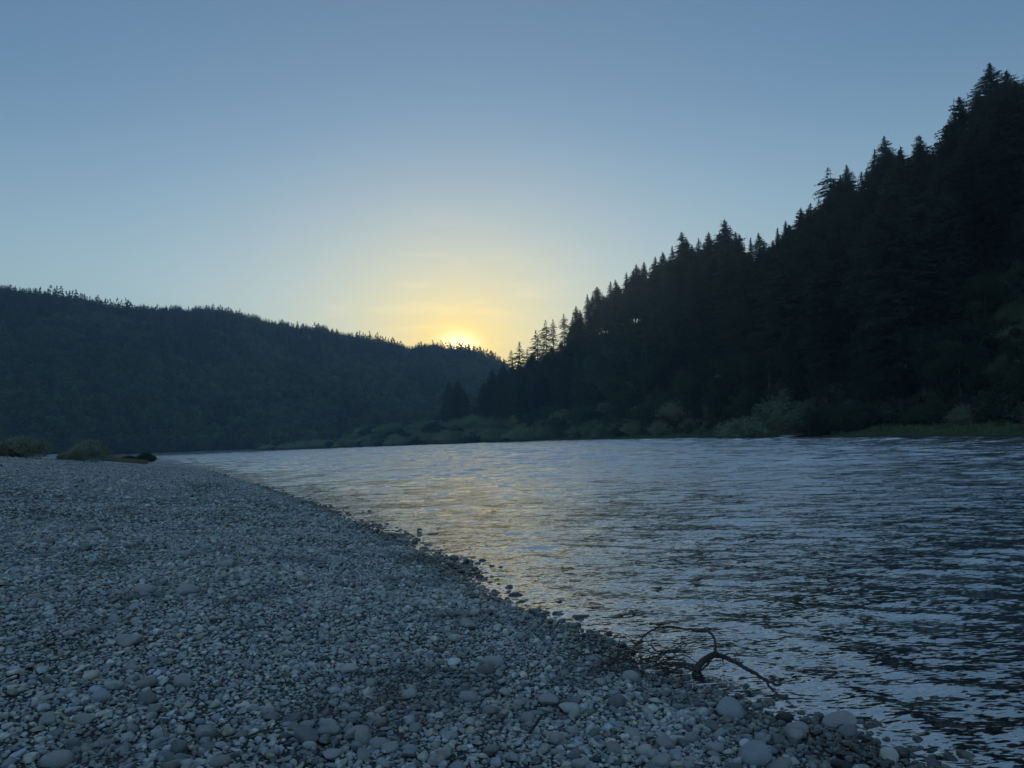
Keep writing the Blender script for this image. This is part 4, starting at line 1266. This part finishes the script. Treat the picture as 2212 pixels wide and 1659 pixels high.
def grass_patch(name, pts, h, m_, seed, per):
    r = np.random.default_rng(seed); P = np.repeat(pts, per, 0) + np.concatenate([r.normal(0, .35, (len(pts) * per, 2)), np.zeros((len(pts) * per, 1))], 1)
    n = len(P); d = unit(np.stack([r.normal(0, .35, n), r.normal(0, .35, n), np.ones(n)], 1)); L = h * r.uniform(.5, 1.3, n)
    me = tri_mesh(name, tris_from(P, d, L * .09, L, unit(np.cross(d, r.normal(size=(n, 3))))), m_)
    return tag(link(name, me), kind='stuff')


M_DRY = leaf_material('dry_grass', (0.12, 0.11, 0.07), (0.22, 0.20, 0.13), 1.5)
M_GRASS = leaf_material('bank_grass', (0.05, 0.085, 0.034), (0.11, 0.155, 0.066), 0.4)
q = rng.uniform(0, 1, (420, 2)); uu = 215 + 95 * q[:, 0]; rr = 92 + 34 * q[:, 1]
pp = np.array([plan_at(u, r) for u, r in zip(uu, rr)]); zz = bar_z(pp[:, 0], pp[:, 1])
ok = zz > .25
grass_patch('dry_grass', np.column_stack([pp, zz])[ok], .38, M_DRY, 5, 16)
wd_ = np.array([plan_at(u, r) for u, r in zip(rng.uniform(385, 470, 90), rng.uniform(27, 36, 90))]) + rng.normal(0, .3, (90, 2))
grass_patch('weeds', np.column_stack([wd_, bar_z(wd_[:, 0], wd_[:, 1])]), .10, M_DARKGREEN, 8, 7)
# green sward along the far waterline
seg = []
for a, b in zip(FAR[:-1], FAR[1:]):
    if a[1] < 20 and b[1] < 20: continue
    L = np.linalg.norm(b - a); n = int(min(L * 1.2, 130)); nr = unit(np.array([b[1] - a[1], a[0] - b[0]]))
    for _ in range(n):
        p = a + (b - a) * rng.uniform(); seg.append(p + nr * rng.uniform(.4, 9)); seg.append(p - nr * rng.uniform(.4, 9))
seg = np.array(seg); _, t = shore(seg[:, 0], seg[:, 1]); k = (t > .35) & (seg[:, 0] > -300); seg, t = seg[k], t[k]
gz_ = np.where(seg[:, 0] < -118, np.interp(t, [0, 8, 40], [0, 1.6, 3.0]), far_z(seg[:, 0], seg[:, 1], t))
hh = np.clip(np.hypot(seg[:, 0], seg[:, 1]) / 260, .35, 1.4)
grass_patch('bank_grass', np.column_stack([seg, gz_ - .05]), .8, M_GRASS, 6, 14)

# pale rock and gravel spit on the far right bank
def bank_rock(u, v, wpx, hw, kind, colr, lab):
    P = on_level(u, v, .15); w = wpx / F2 * np.linalg.norm(P[:2]); o = link('bank_rock', cobble_mesh(kind, 300 + int(u), 4)); a = w / 2
    o.scale = (a, a * .7, a * hw); o.location = (P[0] + .6, P[1] + 1.2, .25 + a * hw * .3); o.color = (*colr, 1); o.rotation_euler = (.05, -.08, .3)
    tag(o, lab, 'rock')


bank_rock(2140, 931, 62, .42, 'angular', (.30, .31, .31), 'pale sloping rock at the waterline of the right bank')
bank_rock(1705, 942.6, 70, .12, 'loaf', (.26, .27, .27), 'thin pale gravel spit under the smooth grass bank')
bank_rock(1978, 936, 34, .25, 'loaf', (.16, .165, .165), 'low grey ledge on the far grass bank')


def tube(pts, r0, r1, n=7, seg=5, wob=.0, seed=0):
    """a tapering round limb through pts"""
    P = catmull([tuple(p) for p in pts], seg); r = np.random.default_rng(seed); P = P + r.normal(0, wob, P.shape) * np.linspace(0.3, 1, len(P))[:, None]
    V, Fq = [], []
    tg = unit(np.gradient(P, axis=0)); up = np.array([0.13, .21, .97])
    for i, (p, t) in enumerate(zip(P, tg)):
        a = unit(np.cross(t, up)); b = np.cross(t, a); rr = r0 + (r1 - r0) * i / (len(P) - 1); rr *= 1 + .10 * math.sin(i * 1.7 + seed)
        V += [p + rr * (a * math.cos(k * 2 * math.pi / n) + b * math.sin(k * 2 * math.pi / n)) for k in range(n)]
    for i in range(len(P) - 1):
        Fq += [(i * n + k, i * n + (k + 1) % n, (i + 1) * n + (k + 1) % n, (i + 1) * n + k) for k in range(n)]
    V += [P[0], P[-1]]; c0, c1 = len(V) - 2, len(V) - 1; m_ = (len(P) - 1) * n
    Ft = [(c0, (k + 1) % n, k) for k in range(n)] + [(c1, m_ + k, m_ + (k + 1) % n) for k in range(n)]
    return np.array(V), np.array(Fq), np.array(Ft)


def tubes_mesh(name, lst, m_):
    Vs, Q, T, off = [], [], [], 0
    for V, q, t in lst: Vs.append(V); Q.append(q + off); T.append(t + off); off += len(V)
    return mesh_np(name, np.concatenate(Vs), [np.concatenate(Q), np.concatenate(T)], m_, True)


M_WOOD = soil_material('driftwood', (0.04, 0.036, 0.033), (0.10, 0.09, 0.083), 9.0)
M_PALEWOOD = soil_material('bleached_wood', (0.22, 0.21, 0.19), (0.36, 0.34, 0.30), 9.0)
M_CHIP = soil_material('cream_wood', (0.38, 0.36, 0.26), (0.5, 0.47, 0.35), 9.0)
DY = 5.15                                            # the fork's foot on the beach


def wood_pt(cx, cy, depth):
    """a point of the fork seen at (cx, cy) of the enlarged crop, at a given distance forward"""
    u, v = 1313.3 + cx * .2083, 1324.8 + cy * .2083
    d = ray(u, v); return np.array([0, 0, CZ]) + d * (depth / d[1])


foot_u, foot_v = 1313.3 + 915 * .2083, 1324.8 + 670 * .2083
Pf = pick_ground(foot_u, foot_v); DY = Pf[1]
root = bpy.data.objects.new('driftwood_branch', None); C.objects.link(root); root.location = Pf
tag(root, 'forked driftwood branch with an arched twig, stranded at the waterline', 'driftwood')


def under(name, me):
    o = link(name, me, root); o.matrix_parent_inverse = Matrix.Translation(-Vector(Pf)); return o


under('stump', tubes_mesh('stump', [tube([wood_pt(915, 675, DY), wood_pt(905, 600, DY), wood_pt(945, 535, DY + .02), wood_pt(1010, 475, DY + .05), wood_pt(1090, 432, DY + .08), wood_pt(1130, 430, DY + .1)], .024, .020, 9, 6, .003, 1),
                                    tube([wood_pt(945, 660, DY + .05), wood_pt(950, 590, DY + .05), wood_pt(985, 510, DY + .06), wood_pt(1060, 450, DY + .08)], .014, .013, 7, 6, .003, 2)], M_WOOD))
_e = on_level(1313.3 + 1790 * .2083, 1324.8 + 750 * .2083, .03)[1]
_lp = [(1095, 432), (1180, 445), (1270, 482), (1370, 530), (1480, 598), (1600, 670), (1700, 722), (1790, 750)]
under('limb', tubes_mesh('limb', [tube([wood_pt(a, b, DY + .08 + (_e - DY - .08) * sstep(0, 1, i / 7) ** 1.0) for i, (a, b) in enumerate(_lp)], .019, .008, 9, 6, .004, 3)], M_WOOD))
under('arched_twig', tubes_mesh('arched_twig', [tube([wood_pt(1085, 435, DY + .08), wood_pt(1112, 380, DY + .12), wood_pt(1105, 270, DY + .18), wood_pt(1050, 195, DY + .24), wood_pt(930, 178, DY + .3), wood_pt(780, 160, DY + .36), wood_pt(640, 140, DY + .4), wood_pt(530, 150, DY + .4), wood_pt(430, 190, DY + .38), wood_pt(340, 280, DY + .32), wood_pt(250, 380, DY + .25), wood_pt(185, 470, DY + .2)], .0105, .0055, 7, 6, .004, 4)], M_WOOD))
tw = [tube([wood_pt(1640, 700, _e + .05), wood_pt(1670, 750, _e), wood_pt(1700, 790, _e - .06), wood_pt(1770, 828, _e - .12)], .009, .004, 5, 5, .004, 5), tube([wood_pt(1690, 775, _e - .03), wood_pt(1730, 790, _e - .06), wood_pt(1780, 800, _e - .08)], .006, .003, 5, 5, .004, 6),
      tube([wood_pt(1200, 470, DY + .1), wood_pt(1190, 500, DY + .08), wood_pt(1205, 530, DY + .08)], .006, .003, 5, 5, .003, 7), tube([wood_pt(920, 560, DY), wood_pt(800, 530, DY + .05), wood_pt(640, 520, DY + .1), wood_pt(480, 510, DY + .12), wood_pt(330, 470, DY + .15)], .013, .006, 7, 6, .008, 8),
      tube([wood_pt(900, 590, DY - .02), wood_pt(760, 560, DY), wood_pt(640, 610, DY - .05), wood_pt(560, 650, DY - .1)], .012, .004, 6, 6, .008, 9), tube([wood_pt(1060, 490, DY + .06), wood_pt(1020, 540, DY + .02), wood_pt(960, 600, DY - .02)], .010, .005, 6, 5, .004, 10)]
for w_ in tw: under('side_twig', tubes_mesh('side_twig', [w_], M_WOOD))

# the tangle of thin twigs caught beside it
tangle = []
r_ = np.random.default_rng(33)
for i in range(60):
    cx, cy = r_.uniform(-160, 820), 0
    lo = np.interp(cx, [-60, 200, 500, 820], [330, 380, 420, 500]); hi = np.interp(cx, [-60, 200, 500, 820], [440, 500, 545, 560]); cy = r_.uniform(lo, hi)
    P0 = wood_pt(cx, cy, DY + r_.uniform(.0, .5)); g = float(bar_z(P0[:1], P0[1:2])[0]); P0[2] = max(g, 0) + r_.uniform(.01, .07)
    a = r_.normal(0.0, .9) + (0 if r_.uniform() < .6 else math.pi); L = r_.uniform(.15, .62); pts = [P0]
    for k in range(4):
        a += r_.normal(0, .45); Pn = pts[-1] + np.array([math.cos(a), math.sin(a) * .7, r_.normal(.05, .28)]) * L / 4
        gg = float(bar_z(Pn[:1], Pn[1:2])[0]); Pn[2] = max(Pn[2], max(gg, 0) + .01); pts.append(Pn)
    rr0 = r_.uniform(.002, .005); tangle.append(tube(pts, rr0, rr0 * .45, 5, 4, .004, i))
tag(link('brushwood', tubes_mesh('brushwood', tangle, M_WOOD)), 'dark tangle of thin twigs caught on the waterline beside the driftwood fork', 'brushwood')

# loose sticks lying in the gravel
for i, (u, v, L, ang_, rr0, m_, lab) in enumerate((
        (355, 1600, .15, 1.9, .009, M_PALEWOOD, 'short pale stick poking upright out of the gravel'),
        (97, 1451, .11, 1.2, .005, M_PALEWOOD, 'thin bleached twig standing beside a grey stick'),
        (115, 1438, .24, .05, .006, M_WOOD, 'grey stick lying across the beach gravel'),
        (548, 1600, .26, .5, .007, M_WOOD, 'slanting grey twig near the bottom of the gravel'),
        (160, 1576, .10, -.9, .013, M_CHIP, 'cream-coloured wood chip among grey cobbles'),
        (1150, 1588, .20, .9, .011, M_WOOD, 'flat splintered stick left of a bulky rounded stone'),
        (1010, 1432, .3, .2, .006, M_WOOD, 'thin crooked twig beside the long grey stone'))):
    P = pick_ground(u, v); up = abs(math.sin(ang_)) > .75
    ax = np.array([math.cos(ang_) * .9, .25, math.sin(ang_) * .75 if up else .06])
    P[2] += .035
    pts = [P - ax * L / 2, P - ax * L / 6 + r_.normal(0, .006, 3), P + ax * L / 6 + r_.normal(0, .006, 3), P + ax * L / 2]
    tag(link('stick', tubes_mesh('stick', [tube(pts, rr0, rr0 * .6, 6, 4, .001, i)], m_)), lab, 'stick')


# ------------------------------------------------------------------ evening haze
def haze():
    x0, x1, y0, y1, z0, z1 = -1700, 1500, -600, 2500, -3.6, 300
    V = np.array([(x, y, z) for z in (z0, z1) for y in (y0, y1) for x in (x0, x1)], float)
    F = np.array([(0, 2, 3, 1), (4, 5, 7, 6), (0, 1, 5, 4), (2, 6, 7, 3), (0, 4, 6, 2), (1, 3, 7, 5)])
    m = bpy.data.materials.new('haze'); m.use_nodes = True; t = m.node_tree
    t.nodes.remove(t.nodes['Principled BSDF'])
    pv = nd(t, 'ShaderNodeVolumePrincipled'); pv.inputs['Color'].default_value = (0.50, 0.76, 1.0, 1); pv.inputs['Density'].default_value = 0.00020; pv.inputs['Anisotropy'].default_value = 0.62
    t.links.new(pv.outputs[0], t.nodes['Material Output'].inputs['Volume'])
    tag(link('haze', mesh_np('haze', V, [F], m)), kind='stuff')


haze()
